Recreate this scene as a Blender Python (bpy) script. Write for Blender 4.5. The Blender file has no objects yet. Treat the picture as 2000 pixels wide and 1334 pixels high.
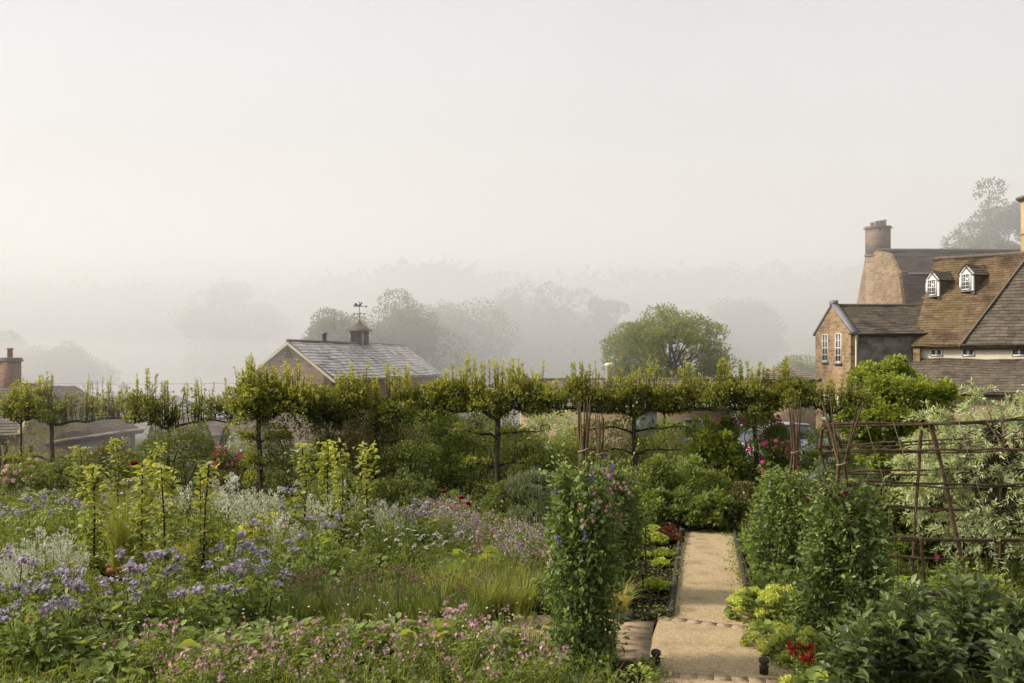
import bpy, math, random
import numpy as np

scene = bpy.context.scene
COL = scene.collection
RNG = np.random.default_rng(11)
PI = math.pi
F, H, CX, HY = 1778.0, 2.8, 1000.0, 697.0      # focal length in photo pixels, eye height, principal column, horizon row
SL = 0.0264                                     # the garden falls gently away from the viewer

def P(px, py, Y):
    return np.array([(px - CX) / F * Y, Y, H - (py - HY) / F * Y])

def zat(py, Y):
    return H - (py - HY) / F * Y

def G(px, py):
    Y = H * F / (py - HY - SL * F)
    return np.array([(px - CX) / F * Y, Y, -SL * Y])

def unit(a):
    a = np.asarray(a, float)
    return a / np.maximum(np.linalg.norm(a, axis=-1, keepdims=True), 1e-9)

# ------------------------------------------------------------------ object helpers
def tag(o, label=None, cat=None, group=None, kind=None):
    if label: o['label'] = label
    if cat: o['category'] = cat
    if group: o['group'] = group
    if kind: o['kind'] = kind
    return o

def empty(name, loc=(0, 0, 0), rz=0.0, sc=1.0):
    o = bpy.data.objects.new(name, None)
    COL.objects.link(o)
    o.location = [float(c) for c in loc]
    o.rotation_euler = (0, 0, rz)
    o.scale = (sc, sc, sc)
    o.empty_display_size = 0.1
    return o

def thing(name, label, cat, loc=(0, 0, 0), rz=0.0, sc=1.0, group=None):
    return tag(empty(name, loc, rz, sc), label, cat, group)

def copy_tree(o, parent=None):
    c = o.copy()
    COL.objects.link(c)
    if parent is not None: c.parent = parent
    for ch in list(o.children):
        copy_tree(ch, c)
    return c

class MB:
    def __init__(self):
        self.v, self.f, self.r, self.uv, self.n = [], [], [], [], 0
    def add(self, v, f, r=0.5, uv=None):
        v = np.asarray(v, float).reshape(-1, 3)
        f = np.asarray(f, int)
        self.v.append(v)
        self.f.append(f + self.n)
        self.r.append(np.broadcast_to(np.asarray(r, float), (len(v),)))
        self.uv.append(np.zeros((len(v), 2)) if uv is None else np.asarray(uv, float))
        self.n += len(v)
    def mesh(self, name, mat, smooth=False):
        me = bpy.data.meshes.new(name)
        if self.n:
            V = np.concatenate(self.v)
            lens, idx = [], []
            for f in self.f:
                if f.ndim == 1: f = f[None]
                lens.append(np.full(len(f), f.shape[1]))
                idx.append(f.ravel())
            lens, idx = np.concatenate(lens), np.concatenate(idx)
            me.vertices.add(len(V)); me.vertices.foreach_set('co', V.ravel())
            me.loops.add(len(idx)); me.loops.foreach_set('vertex_index', idx)
            me.polygons.add(len(lens))
            st = np.concatenate([[0], np.cumsum(lens)[:-1]])
            me.polygons.foreach_set('loop_start', st)
            me.polygons.foreach_set('loop_total', lens)
            if smooth: me.polygons.foreach_set('use_smooth', np.ones(len(lens), bool))
            a = me.attributes.new('rnd', 'FLOAT', 'POINT')
            a.data.foreach_set('value', np.concatenate(self.r))
            u = me.uv_layers.new(name='UVMap')
            u.data.foreach_set('uv', np.concatenate(self.uv)[idx].ravel())
            me.update(calc_edges=True)
            me.validate()
        if mat: me.materials.append(mat)
        return me
    def build(self, name, mat, parent=None, smooth=False, loc=None):
        o = bpy.data.objects.new(name, self.mesh(name, mat, smooth))
        COL.objects.link(o)
        if parent is not None: o.parent = parent
        if loc is not None: o.location = [float(c) for c in loc]
        return o

# ------------------------------------------------------------------ shapes
def box(mb, c, s, rz=0.0, r=0.5, top=1.0):
    x, y, z = np.array(s) / 2.0
    v = np.array([[-x, -y, -z], [x, -y, -z], [x, y, -z], [-x, y, -z],
                  [-x * top, -y * top, z], [x * top, -y * top, z], [x * top, y * top, z], [-x * top, y * top, z]])
    uv = v[:, [0, 2]] + v[:, [1, 1]] * [1, 0]
    ca, sa = math.cos(rz), math.sin(rz)
    v = np.stack([v[:, 0] * ca - v[:, 1] * sa, v[:, 0] * sa + v[:, 1] * ca, v[:, 2]], 1) + np.array(c)
    mb.add(v, [[0, 3, 2, 1], [4, 5, 6, 7], [0, 1, 5, 4], [1, 2, 6, 5], [2, 3, 7, 6], [3, 0, 4, 7]], r, uv)

def poly(mb, pts, uvec=None, vvec=None, r=0.5):
    pts = np.asarray(pts, float)
    if uvec is None: uvec = unit(pts[1] - pts[0])
    if vvec is None: vvec = np.array([0, 0, 1.0])
    uv = np.stack([pts @ np.asarray(uvec), pts @ np.asarray(vvec)], 1)
    mb.add(pts, [list(range(len(pts)))], r, uv)

def wall(mb, pts, thick, uvec=None):
    """A standing or sloping slab: the outline pts, extruded against its normal."""
    pts = np.asarray(pts, float)
    n = unit(np.cross(pts[1] - pts[0], pts[2] - pts[1]))
    back = pts - n * thick
    if uvec is None: uvec = unit(pts[1] - pts[0])
    poly(mb, pts, uvec)
    poly(mb, back[::-1], uvec)
    for i in range(len(pts)):
        j = (i + 1) % len(pts)
        poly(mb, [pts[i], back[i], back[j], pts[j]])

def tube(mb, pts, rad, sides=6, r=0.5, cap=True):
    pts = np.asarray(pts, float)
    n = len(pts)
    rad = np.broadcast_to(np.asarray(rad, float), (n,))
    t = unit(np.gradient(pts, axis=0)) if n > 2 else np.repeat(unit(pts[1] - pts[0])[None], 2, 0)
    ref = np.array([0, 0, 1.0]) if abs(t[0][2]) < 0.9 else np.array([1.0, 0, 0])
    a = unit(np.cross(t[0], ref))
    A = [a]
    for i in range(1, n):
        a = unit(a - t[i] * np.dot(a, t[i]))
        A.append(a)
    A = np.array(A); B = np.cross(t, A)
    ang = np.arange(sides) * 2 * PI / sides
    V = pts[:, None] + rad[:, None, None] * (np.cos(ang)[None, :, None] * A[:, None] + np.sin(ang)[None, :, None] * B[:, None])
    k = np.arange(sides); kn = (k + 1) % sides
    fs = [np.stack([i * sides + k, i * sides + kn, (i + 1) * sides + kn, (i + 1) * sides + k], 1) for i in range(n - 1)]
    uv = np.stack([np.tile(ang / PI, n), np.repeat(np.linspace(0, n, n), sides)], 1)
    mb.add(V.reshape(-1, 3), np.concatenate(fs), r, uv)
    if cap:
        mb.add(V[0], [list(range(sides))[::-1]], r)
        mb.add(V[-1], [list(range(sides))], r)

def lathe(mb, prof, c=(0, 0, 0), sides=16, r=0.5):
    prof = np.asarray(prof, float)
    ang = np.arange(sides) * 2 * PI / sides
    V = np.stack([prof[:, None, 0] * np.cos(ang), prof[:, None, 0] * np.sin(ang), np.repeat(prof[:, None, 1], sides, 1)], 2) + np.array(c)
    k = np.arange(sides); kn = (k + 1) % sides
    fs = [np.stack([i * sides + k, i * sides + kn, (i + 1) * sides + kn, (i + 1) * sides + k], 1) for i in range(len(prof) - 1)]
    mb.add(V.reshape(-1, 3), np.concatenate(fs), r)

T_RH = (np.array([[0, 0, 0], [.45, .5, .07], [1, 0, -.1], [.45, -.5, .07]]), np.array([[0, 2, 1], [0, 3, 2]]))
T_LF = (np.array([[0, 0, 0], [.28, .40, .07], [.62, .44, .07], [1, 0, -.14], [.62, -.44, .07], [.28, -.40, .07], [.5, 0, 0]]),
        np.array([[0, 6, 1], [1, 6, 2], [2, 6, 3], [3, 6, 4], [4, 6, 5], [5, 6, 0]]))
T_RD = (np.array([[0, 0, 0], [.1, .45, .1], [.55, .6, .13], [.95, .3, .02], [1, 0, -.05], [.95, -.3, .02], [.55, -.6, .13], [.1, -.45, .1], [.45, 0, 0]]),
        np.array([[0, 8, 1], [1, 8, 2], [2, 8, 3], [3, 8, 4], [4, 8, 5], [5, 8, 6], [6, 8, 7], [7, 8, 0]]))
_fv, _ff = [[0, 0, 0]], []
for _k in range(5):
    _a = _k * 2 * PI / 5
    for _d, _rr, _z in ((-.42, .75, .18), (0, 1.0, .3), (.42, .75, .18)):
        _fv.append([_rr * math.cos(_a + _d), _rr * math.sin(_a + _d), _z])
    _b = 1 + 3 * _k
    _ff.append([0, _b, _b + 1, _b + 2])
T_FL = (np.array(_fv), np.array(_ff))
T_BA = (np.array([[1, 0, 0], [-1, 0, 0], [0, 1, 0], [0, -1, 0], [0, 0, 1], [0, 0, -1.0]]),
        np.array([[0, 2, 4], [2, 1, 4], [1, 3, 4], [3, 0, 4], [2, 0, 5], [1, 2, 5], [3, 1, 5], [0, 3, 5]]))

def inst(mb, T, pos, X, Y, Z, r):
    tv, tf = T
    n, K = len(pos), len(tv)
    V = pos[:, None] + tv[None, :, 0:1] * X[:, None] + tv[None, :, 1:2] * Y[:, None] + tv[None, :, 2:3] * Z[:, None]
    fs = (tf[None] + (np.arange(n) * K)[:, None, None]).reshape(-1, tf.shape[1])
    mb.add(V.reshape(-1, 3), fs, np.repeat(np.broadcast_to(r, (n,)), K))

def leaves(mb, pos, d, L, W, T=T_RH, r=0.5, rng=RNG, flat=0.8):
    """Leaves growing from pos along d; flat: how far their faces turn to the sky."""
    n = len(pos)
    if n == 0: return
    d = unit(d)
    up = unit(rng.normal(size=(n, 3)) * (1 - flat) + np.array([0, 0, flat]))
    s = unit(np.cross(up, d) + rng.normal(size=(n, 3)) * 0.05)
    nn = np.cross(d, s)
    L = np.broadcast_to(np.asarray(L, float), (n,))[:, None]
    W = np.broadcast_to(np.asarray(W, float), (n,))[:, None]
    inst(mb, T, pos, d * L, s * W, nn * L, r)

def flowers(mb, pos, nrm, size, r=0.5, T=T_FL, rng=RNG):
    n = len(pos)
    if n == 0: return
    nrm = unit(nrm)
    a = unit(np.cross(nrm, rng.normal(size=(n, 3))))
    b = np.cross(nrm, a)
    S = np.broadcast_to(np.asarray(size, float), (n,))[:, None]
    inst(mb, T, pos, a * S, b * S, nrm * S, r)

def balls(mb, pos, size, r=0.5, sq=1.0):
    n = len(pos)
    S = np.broadcast_to(np.asarray(size, float), (n,))[:, None]
    o = np.ones((n, 1))
    inst(mb, T_BA, pos, np.array([[1., 0, 0]]) * S, np.array([[0, 1., 0]]) * S, np.array([[0, 0, sq]]) * S, r)

def blades(mb, base, az, h, lean, w, segs=4, r=0.5, rng=RNG):
    """Arching grass blades: tapered ribbons bending over towards az."""
    n = len(base)
    h = np.broadcast_to(np.asarray(h, float), (n,)); lean = np.broadcast_to(np.asarray(lean, float), (n,))
    w = np.broadcast_to(np.asarray(w, float), (n,))
    dx = np.stack([np.cos(az), np.sin(az), np.zeros(n)], 1)
    fa = az + rng.uniform(-1, 1, n) + PI / 2
    sd = np.stack([np.cos(fa), np.sin(fa), np.zeros(n)], 1)
    t = np.linspace(0, 1, segs + 1)
    C = base[:, None] + dx[:, None] * (h * lean)[:, None, None] * (t ** 2)[None, :, None]
    C = C + np.array([0, 0, 1.0]) * (h[:, None] * (t[None] - 0.45 * lean[:, None] * t[None] ** 3))[..., None]
    ww = w[:, None] * (np.maximum(1 - t ** 2 * .92, .08))[None]
    V = np.stack([C - sd[:, None] * ww[..., None] / 2, C + sd[:, None] * ww[..., None] / 2], 2)   # n, s+1, 2, 3
    K = 2 * (segs + 1)
    q = np.array([[2 * i, 2 * i + 1, 2 * i + 3, 2 * i + 2] for i in range(segs)])
    fs = (q[None] + (np.arange(n) * K)[:, None, None]).reshape(-1, 4)
    mb.add(V.reshape(-1, 3), fs, np.repeat(np.broadcast_to(r, (n,)), K))
    return C[:, -1]

def dirs(n, rng, zmin=-1.0):
    z = rng.uniform(zmin, 1, n); a = rng.uniform(0, 2 * PI, n)
    q = np.sqrt(np.maximum(0, 1 - z * z))
    return np.stack([q * np.cos(a), q * np.sin(a), z], 1)

# ------------------------------------------------------------------ materials
def newmat(name):
    m = bpy.data.materials.new(name)
    m.use_nodes = True
    nt = m.node_tree
    nt.nodes.clear()
    return m, nt, nt.nodes, nt.links

def ramp(N, stops):
    n = N.new('ShaderNodeValToRGB')
    e = n.color_ramp.elements
    while len(e) < len(stops): e.new(0.5)
    for i, (p, c) in enumerate(stops):
        e[i].position = p
        e[i].color = (c[0], c[1], c[2], 1)
    return n

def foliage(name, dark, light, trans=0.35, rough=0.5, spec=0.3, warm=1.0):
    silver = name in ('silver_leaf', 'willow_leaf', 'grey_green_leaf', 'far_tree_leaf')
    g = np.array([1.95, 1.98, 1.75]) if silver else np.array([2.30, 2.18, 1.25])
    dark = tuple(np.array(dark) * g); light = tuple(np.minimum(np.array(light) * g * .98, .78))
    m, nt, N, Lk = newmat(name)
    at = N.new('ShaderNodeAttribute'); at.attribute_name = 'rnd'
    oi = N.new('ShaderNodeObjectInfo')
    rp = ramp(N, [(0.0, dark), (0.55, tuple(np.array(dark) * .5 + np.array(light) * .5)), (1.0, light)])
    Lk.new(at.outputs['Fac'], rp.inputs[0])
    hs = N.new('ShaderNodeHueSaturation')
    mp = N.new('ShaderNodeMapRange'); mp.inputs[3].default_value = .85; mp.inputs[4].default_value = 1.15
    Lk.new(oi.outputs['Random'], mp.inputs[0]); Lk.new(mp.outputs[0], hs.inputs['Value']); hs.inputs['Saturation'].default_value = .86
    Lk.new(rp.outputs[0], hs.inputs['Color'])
    pb = N.new('ShaderNodeBsdfPrincipled')
    pb.inputs['Roughness'].default_value = rough
    pb.inputs['Specular IOR Level'].default_value = spec
    tr = N.new('ShaderNodeBsdfTranslucent')
    tc = N.new('ShaderNodeMixRGB'); tc.blend_type = 'MULTIPLY'; tc.inputs[0].default_value = 1
    tc.inputs[2].default_value = (1.75 * warm, 1.55, .55, 1)
    Lk.new(hs.outputs[0], pb.inputs['Base Color']); Lk.new(hs.outputs[0], tc.inputs[1]); Lk.new(tc.outputs[0], tr.inputs['Color'])
    mx = N.new('ShaderNodeMixShader'); mx.inputs[0].default_value = trans
    Lk.new(pb.outputs[0], mx.inputs[1]); Lk.new(tr.outputs[0], mx.inputs[2])
    out = N.new('ShaderNodeOutputMaterial'); Lk.new(mx.outputs[0], out.inputs[0])
    return m

def petal(name, dark, light, trans=0.3):
    m, nt, N, Lk = newmat(name)
    at = N.new('ShaderNodeAttribute'); at.attribute_name = 'rnd'
    rp = ramp(N, [(0.0, dark), (1.0, light)])
    Lk.new(at.outputs['Fac'], rp.inputs[0])
    df = N.new('ShaderNodeBsdfDiffuse'); tr = N.new('ShaderNodeBsdfTranslucent')
    Lk.new(rp.outputs[0], df.inputs[0]); Lk.new(rp.outputs[0], tr.inputs[0])
    mx = N.new('ShaderNodeMixShader'); mx.inputs[0].default_value = trans
    Lk.new(df.outputs[0], mx.inputs[1]); Lk.new(tr.outputs[0], mx.inputs[2])
    out = N.new('ShaderNodeOutputMaterial'); Lk.new(mx.outputs[0], out.inputs[0])
    return m

def noisy(name, c1, c2, scale=6.0, rough=0.85, bump=0.3, coord='Object', detail=6, c3=None, spec=0.3, bscale=None, stretch=None):
    m, nt, N, Lk = newmat(name)
    tc = N.new('ShaderNodeTexCoord')
    mp = N.new('ShaderNodeMapping')
    if stretch: mp.inputs['Scale'].default_value = stretch
    Lk.new(tc.outputs[coord], mp.inputs[0])
    nz = N.new('ShaderNodeTexNoise'); nz.inputs['Scale'].default_value = scale; nz.inputs['Detail'].default_value = detail
    Lk.new(mp.outputs[0], nz.inputs['Vector'])
    st = [(.32, c1), (.68, c2)] if c3 is None else [(.28, c1), (.5, c2), (.72, c3)]
    rp = ramp(N, st)
    Lk.new(nz.outputs['Fac'], rp.inputs[0])
    at = N.new('ShaderNodeAttribute'); at.attribute_name = 'rnd'
    mr = N.new('ShaderNodeMapRange'); mr.inputs[3].default_value = .72; mr.inputs[4].default_value = 1.28
    Lk.new(at.outputs['Fac'], mr.inputs[0])
    hs = N.new('ShaderNodeHueSaturation'); Lk.new(mr.outputs[0], hs.inputs['Value']); Lk.new(rp.outputs[0], hs.inputs['Color'])
    pb = N.new('ShaderNodeBsdfPrincipled'); pb.inputs['Roughness'].default_value = rough; pb.inputs['Specular IOR Level'].default_value = spec
    Lk.new(hs.outputs[0], pb.inputs['Base Color'])
    n2 = N.new('ShaderNodeTexNoise'); n2.inputs['Scale'].default_value = bscale or scale * 4; n2.inputs['Detail'].default_value = 4
    Lk.new(mp.outputs[0], n2.inputs['Vector'])
    bp = N.new('ShaderNodeBump'); bp.inputs['Strength'].default_value = bump; bp.inputs['Distance'].default_value = .02
    Lk.new(n2.outputs['Fac'], bp.inputs['Height']); Lk.new(bp.outputs[0], pb.inputs['Normal'])
    out = N.new('ShaderNodeOutputMaterial'); Lk.new(pb.outputs[0], out.inputs[0])
    return m

def masonry(name, c1, c2, mortar, bw=.42, bh=.16, rough=.9, stain=(.12, .10, .08), stain_amt=.5):
    """Coursed rubble: brick texture on the wall's own metres, wobbled by noise, with damp staining."""
    m, nt, N, Lk = newmat(name)
    uv = N.new('ShaderNodeUVMap'); uv.uv_map = 'UVMap'
    nz = N.new('ShaderNodeTexNoise'); nz.inputs['Scale'].default_value = 3.0; nz.inputs['Detail'].default_value = 3
    Lk.new(uv.outputs[0], nz.inputs['Vector'])
    mx = N.new('ShaderNodeMixRGB'); mx.blend_type = 'ADD'; mx.inputs[0].default_value = .1
    Lk.new(uv.outputs[0], mx.inputs[1]); Lk.new(nz.outputs['Color'], mx.inputs[2])
    br = N.new('ShaderNodeTexBrick')
    br.inputs['Color1'].default_value = (*c1, 1); br.inputs['Color2'].default_value = (*c2, 1); br.inputs['Mortar'].default_value = (*mortar, 1)
    br.inputs['Scale'].default_value = 1; br.inputs['Brick Width'].default_value = bw; br.inputs['Row Height'].default_value = bh
    br.inputs['Mortar Size'].default_value = .012; br.inputs['Mortar Smooth'].default_value = .4; br.inputs['Bias'].default_value = 0
    Lk.new(mx.outputs[0], br.inputs['Vector'])
    n2 = N.new('ShaderNodeTexNoise'); n2.inputs['Scale'].default_value = .9; n2.inputs['Detail'].default_value = 8; n2.inputs['Roughness'].default_value = .7
    Lk.new(uv.outputs[0], n2.inputs['Vector'])
    r2 = ramp(N, [(.45, (0, 0, 0)), (.75, (1, 1, 1))]); Lk.new(n2.outputs['Fac'], r2.inputs[0])
    ml = N.new('ShaderNodeMath'); ml.operation = 'MULTIPLY'; ml.inputs[1].default_value = stain_amt; Lk.new(r2.outputs[0], ml.inputs[0])
    m2 = N.new('ShaderNodeMixRGB'); Lk.new(ml.outputs[0], m2.inputs[0]); Lk.new(br.outputs['Color'], m2.inputs[1]); m2.inputs[2].default_value = (*stain, 1)
    n3 = N.new('ShaderNodeTexNoise'); n3.inputs['Scale'].default_value = 9; n3.inputs['Detail'].default_value = 6
    Lk.new(uv.outputs[0], n3.inputs['Vector'])
    m3 = N.new('ShaderNodeMixRGB'); m3.blend_type = 'OVERLAY'; m3.inputs[0].default_value = .6
    Lk.new(m2.outputs[0], m3.inputs[1]); Lk.new(n3.outputs['Fac'], m3.inputs[2])
    pb = N.new('ShaderNodeBsdfPrincipled'); pb.inputs['Roughness'].default_value = rough; pb.inputs['Specular IOR Level'].default_value = .2
    Lk.new(m3.outputs[0], pb.inputs['Base Color'])
    bp = N.new('ShaderNodeBump'); bp.inputs['Strength'].default_value = .5; bp.inputs['Distance'].default_value = .03
    Lk.new(br.outputs['Fac'], bp.inputs['Height']); bp.invert = True
    Lk.new(bp.outputs[0], pb.inputs['Normal'])
    out = N.new('ShaderNodeOutputMaterial'); Lk.new(pb.outputs[0], out.inputs[0])
    return m

def plain(name, c, rough=.6, metal=0.0, spec=.4):
    m, nt, N, Lk = newmat(name)
    tc = N.new('ShaderNodeTexCoord')
    nz = N.new('ShaderNodeTexNoise'); nz.inputs['Scale'].default_value = 7; nz.inputs['Detail'].default_value = 5
    Lk.new(tc.outputs['Object'], nz.inputs['Vector'])
    c = np.array(c)
    rp = ramp(N, [(.3, tuple(c * .8)), (.7, tuple(np.minimum(c * 1.12, .9)))]); Lk.new(nz.outputs['Fac'], rp.inputs[0])
    pb = N.new('ShaderNodeBsdfPrincipled'); pb.inputs['Roughness'].default_value = rough; pb.inputs['Metallic'].default_value = metal
    pb.inputs['Specular IOR Level'].default_value = spec
    Lk.new(rp.outputs[0], pb.inputs['Base Color'])
    out = N.new('ShaderNodeOutputMaterial'); Lk.new(pb.outputs[0], out.inputs[0])
    return m

def gravel_mat():
    """self-binding gravel: fine grit, darker stones, worn and damp patches"""
    m, nt, N, Lk = newmat('hoggin_gravel')
    tc = N.new('ShaderNodeNewGeometry')
    a = N.new('ShaderNodeTexVoronoi'); a.inputs['Scale'].default_value = 95; Lk.new(tc.outputs['Position'], a.inputs['Vector'])
    ra = ramp(N, [(0, (.28, .20, .11)), (.3, (.43, .325, .185)), (.8, (.52, .40, .24)), (1, (.64, .52, .35))])
    sep = N.new('ShaderNodeSeparateColor'); Lk.new(a.outputs['Color'], sep.inputs[0]); Lk.new(sep.outputs[0], ra.inputs[0])
    b = N.new('ShaderNodeTexNoise'); b.inputs['Scale'].default_value = 2.6; b.inputs['Detail'].default_value = 9; b.inputs['Roughness'].default_value = .7; Lk.new(tc.outputs['Position'], b.inputs['Vector'])
    rb = ramp(N, [(.30, (.66, .62, .54)), (.5, (1, 1, 1)), (.72, (1.0, .97, .90))]); Lk.new(b.outputs['Fac'], rb.inputs[0])
    mx = N.new('ShaderNodeMixRGB'); mx.blend_type = 'MULTIPLY'; mx.inputs[0].default_value = 1; Lk.new(ra.outputs[0], mx.inputs[1]); Lk.new(rb.outputs[0], mx.inputs[2])
    pb = N.new('ShaderNodeBsdfPrincipled'); pb.inputs['Roughness'].default_value = .95; pb.inputs['Specular IOR Level'].default_value = .1; Lk.new(mx.outputs[0], pb.inputs['Base Color'])
    bp = N.new('ShaderNodeBump'); bp.inputs['Strength'].default_value = 1; bp.inputs['Distance'].default_value = .006
    ad_ = N.new('ShaderNodeMath'); ad_.operation = 'ADD'; Lk.new(a.outputs['Distance'], ad_.inputs[0]); Lk.new(b.outputs['Fac'], ad_.inputs[1])
    Lk.new(ad_.outputs[0], bp.inputs['Height']); Lk.new(bp.outputs[0], pb.inputs['Normal'])
    Lk.new(pb.outputs[0], N.new('ShaderNodeOutputMaterial').inputs[0])
    return m

M = {}
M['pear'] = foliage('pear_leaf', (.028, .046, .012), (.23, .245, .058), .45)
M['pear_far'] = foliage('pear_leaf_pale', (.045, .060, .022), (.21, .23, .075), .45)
M['young_pear'] = foliage('young_pear_leaf', (.034, .056, .012), (.20, .225, .055), .42)
M['dark_shrub'] = foliage('dark_shrub_leaf', (.026, .040, .012), (.100, .130, .036), .35)
M['mid_shrub'] = foliage('mid_shrub_leaf', (.032, .054, .014), (.13, .17, .042), .38)
M['bright_shrub'] = foliage('bright_shrub_leaf', (.050, .085, .018), (.24, .29, .065), .45)
M['grey_shrub'] = foliage('grey_green_leaf', (.055, .075, .045), (.19, .22, .14), .25)
M['silver_leaf'] = foliage('silver_leaf', (.085, .110, .060), (.32, .36, .22), .3)
M['willow'] = foliage('willow_leaf', (.075, .100, .055), (.36, .41, .27), .35)
M['brown_shrub'] = foliage('bronze_leaf', (.030, .028, .014), (.105, .105, .040), .3)
M['pea'] = foliage('pea_leaf', (.028, .056, .020), (.13, .19, .070), .35)
M['pea_pale'] = foliage('pea_shoot', (.05, .085, .03), (.17, .22, .085), .35)
M['bean'] = foliage('bean_leaf', (.020, .038, .015), (.095, .130, .056), .25, rough=.38, spec=.5)
M['herb'] = foliage('herb_leaf', (.030, .056, .014), (.155, .205, .055), .4)
M['grass'] = foliage('grass_blade', (.045, .070, .016), (.19, .215, .055), .4)
M['grass_dark'] = foliage('chive_blade', (.030, .052, .014), (.14, .18, .045), .35)
M['grass_dry'] = foliage('dry_blade', (.10, .095, .035), (.27, .25, .11), .35)
M['lime'] = foliage('lime_froth', (.13, .165, .03), (.29, .33, .085), .35)
M['gold_leaf'] = foliage('golden_leaf', (.20, .20, .02), (.42, .40, .05), .4)
M['lettuce'] = foliage('lettuce_leaf', (.06, .09, .018), (.19, .24, .055), .4)
M['red_lettuce'] = foliage('red_lettuce_leaf', (.022, .008, .008), (.075, .028, .022), .3)
M['cover'] = foliage('cover_leaf', (.024, .044, .012), (.13, .175, .042), .35)
M['topiary'] = foliage('clipped_yew', (.030, .044, .018), (.075, .100, .036), .2)
M['tree_leaf'] = foliage('tree_leaf', (.038, .060, .014), (.16, .19, .045), .42)
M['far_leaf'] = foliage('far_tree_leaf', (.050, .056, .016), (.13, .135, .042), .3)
M['lilac'] = petal('lilac_petal', (.42, .36, .48), (.69, .63, .73))
M['lilac_bud'] = petal('lilac_bud', (.20, .15, .14), (.42, .34, .36))
M['cream'] = petal('cream_petal', (.42, .43, .28), (.78, .77, .62))
M['white'] = petal('white_petal', (.62, .62, .56), (.85, .85, .80))
M['pink'] = petal('pink_petal', (.55, .26, .33), (.82, .56, .60))
M['pale_pink'] = petal('pale_pink_petal', (.55, .30, .28), (.82, .60, .55))
M['magenta'] = petal('magenta_petal', (.42, .03, .13), (.70, .16, .30))
M['rose_pink'] = petal('rose_pink_petal', (.62, .22, .30), (.85, .48, .52))
M['red'] = petal('red_petal', (.17, .003, .008), (.36, .012, .02))
M['violet'] = petal('violet_petal', (.12, .07, .34), (.30, .20, .58))
M['maroon'] = petal('maroon_petal', (.05, .004, .012), (.14, .02, .035))
M['mauve'] = petal('mauve_petal', (.48, .33, .40), (.72, .57, .61))
M['seed'] = petal('seed_head', (.20, .12, .08), (.40, .25, .19))
M['yellow'] = petal('yellow_petal', (.42, .32, .02), (.70, .58, .06))
M['bark'] = noisy('bark', (.030, .025, .018), (.095, .080, .058), 9, .9, .8, stretch=(3, 3, .6))
M['dark_bark'] = noisy('dark_bark', (.012, .010, .008), (.045, .036, .026), 12, .9, .8, stretch=(3, 3, .6))
M['stake'] = noisy('stake_wood', (.075, .050, .024), (.185, .130, .066), 6, .85, .5, stretch=(3, 3, .4))
M['hazel'] = noisy('hazel_rod', (.075, .045, .024), (.20, .125, .070), 14, .75, .6, stretch=(1, 1, 1))
M['hazel_dark'] = noisy('hazel_rod_dark', (.060, .038, .020), (.175, .110, .062), 14, .75, .6)
M['twine'] = plain('twine', (.30, .25, .16), .9)
M['stem'] = noisy('green_stem', (.05, .075, .02), (.13, .16, .05), 8, .6, .1)
M['soil'] = noisy('soil', (.010, .0075, .005), (.040, .029, .019), 14, 1, 1.0, c3=(.075, .055, .035), spec=.05)
M['gravel'] = gravel_mat()
M['brick'] = noisy('edging_brick', (.14, .085, .045), (.36, .27, .17), 7, .8, .6, c3=(.26, .17, .10))
M['edging'] = noisy('rope_edging', (.030, .024, .018), (.085, .070, .052), 22, .85, .8)
M['iron'] = plain('black_iron', (.012, .012, .012), .5)
M['terracotta'] = noisy('terracotta', (.30, .105, .045), (.46, .19, .09), 8, .85, .3)
M['stone'] = masonry('house_stone', (.40, .275, .155), (.21, .135, .075), (.40, .31, .21), .40, .17, stain=(.11, .09, .065), stain_amt=.7)
M['lime_stone'] = masonry('pale_stone', (.46, .35, .22), (.30, .22, .135), (.44, .36, .25), .52, .22, stain=(.2, .16, .11), stain_amt=.3)
M['grey_render'] = noisy('weathered_render', (.085, .072, .058), (.19, .165, .135), 2.2, .9, .4, c3=(.30, .265, .215), coord='UV')
M['cream_render'] = noisy('cream_render', (.66, .58, .43), (.74, .67, .52), 1.5, .85, .1, coord='UV')
M['tan_render'] = noisy('tan_render', (.40, .30, .16), (.54, .42, .25), 1.6, .85, .2)
M['chimney_stone'] = masonry('chimney_stone', (.27, .19, .125), (.17, .12, .08), (.26, .2, .14), .4, .15, stain=(.07, .06, .05), stain_amt=.5)
M['red_brick'] = masonry('red_brick', (.27, .12, .07), (.20, .085, .05), (.28, .2, .15), .23, .075, stain=(.12, .06, .04), stain_amt=.3)
M['slate_brown'] = noisy('mossy_tile', (.070, .046, .027), (.175, .120, .068), .9, .85, .5, c3=(.125, .102, .036), coord='Object')
M['slate_grey'] = noisy('slate_tile', (.064, .051, .038), (.135, .108, .080), 1.3, .7, .5, c3=(.10, .088, .055), coord='Object')
M['slate_dark'] = noisy('dark_slate_tile', (.058, .043, .032), (.125, .095, .070), 1.3, .7, .5, coord='Object')
M['barn_tile_sheen'] = noisy('barn_tile_painted_sheen', (.17, .14, .12), (.58, .54, .50), 1.3, .4, .5, c3=(.46, .42, .37), coord='Object', spec=.6)  # stone tones raised: the wet sheen of the sky is put into the colour
M['brown_tile'] = noisy('brown_tile', (.085, .052, .032), (.155, .105, .068), 1.4, .8, .5, coord='Object')
M['wall_tile'] = noisy('stone_slate', (.15, .125, .10), (.26, .22, .18), 1.5, .8, .5, coord='Object')
M['lead'] = plain('lead_flashing', (.22, .22, .23), .5)
M['ridge_tile'] = plain('ridge_tile', (.16, .13, .10), .8)
M['paint_white'] = plain('white_paint', (.74, .72, .67), .5)
M['paint_blue'] = plain('blue_grey_paint', (.37, .385, .36), .6)
M['glass'] = plain('window_glass', (.075, .08, .085), .12, 0, .8)
M['wood_dark'] = noisy('dark_timber', (.03, .024, .018), (.075, .06, .045), 8, .8, .5)
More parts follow.
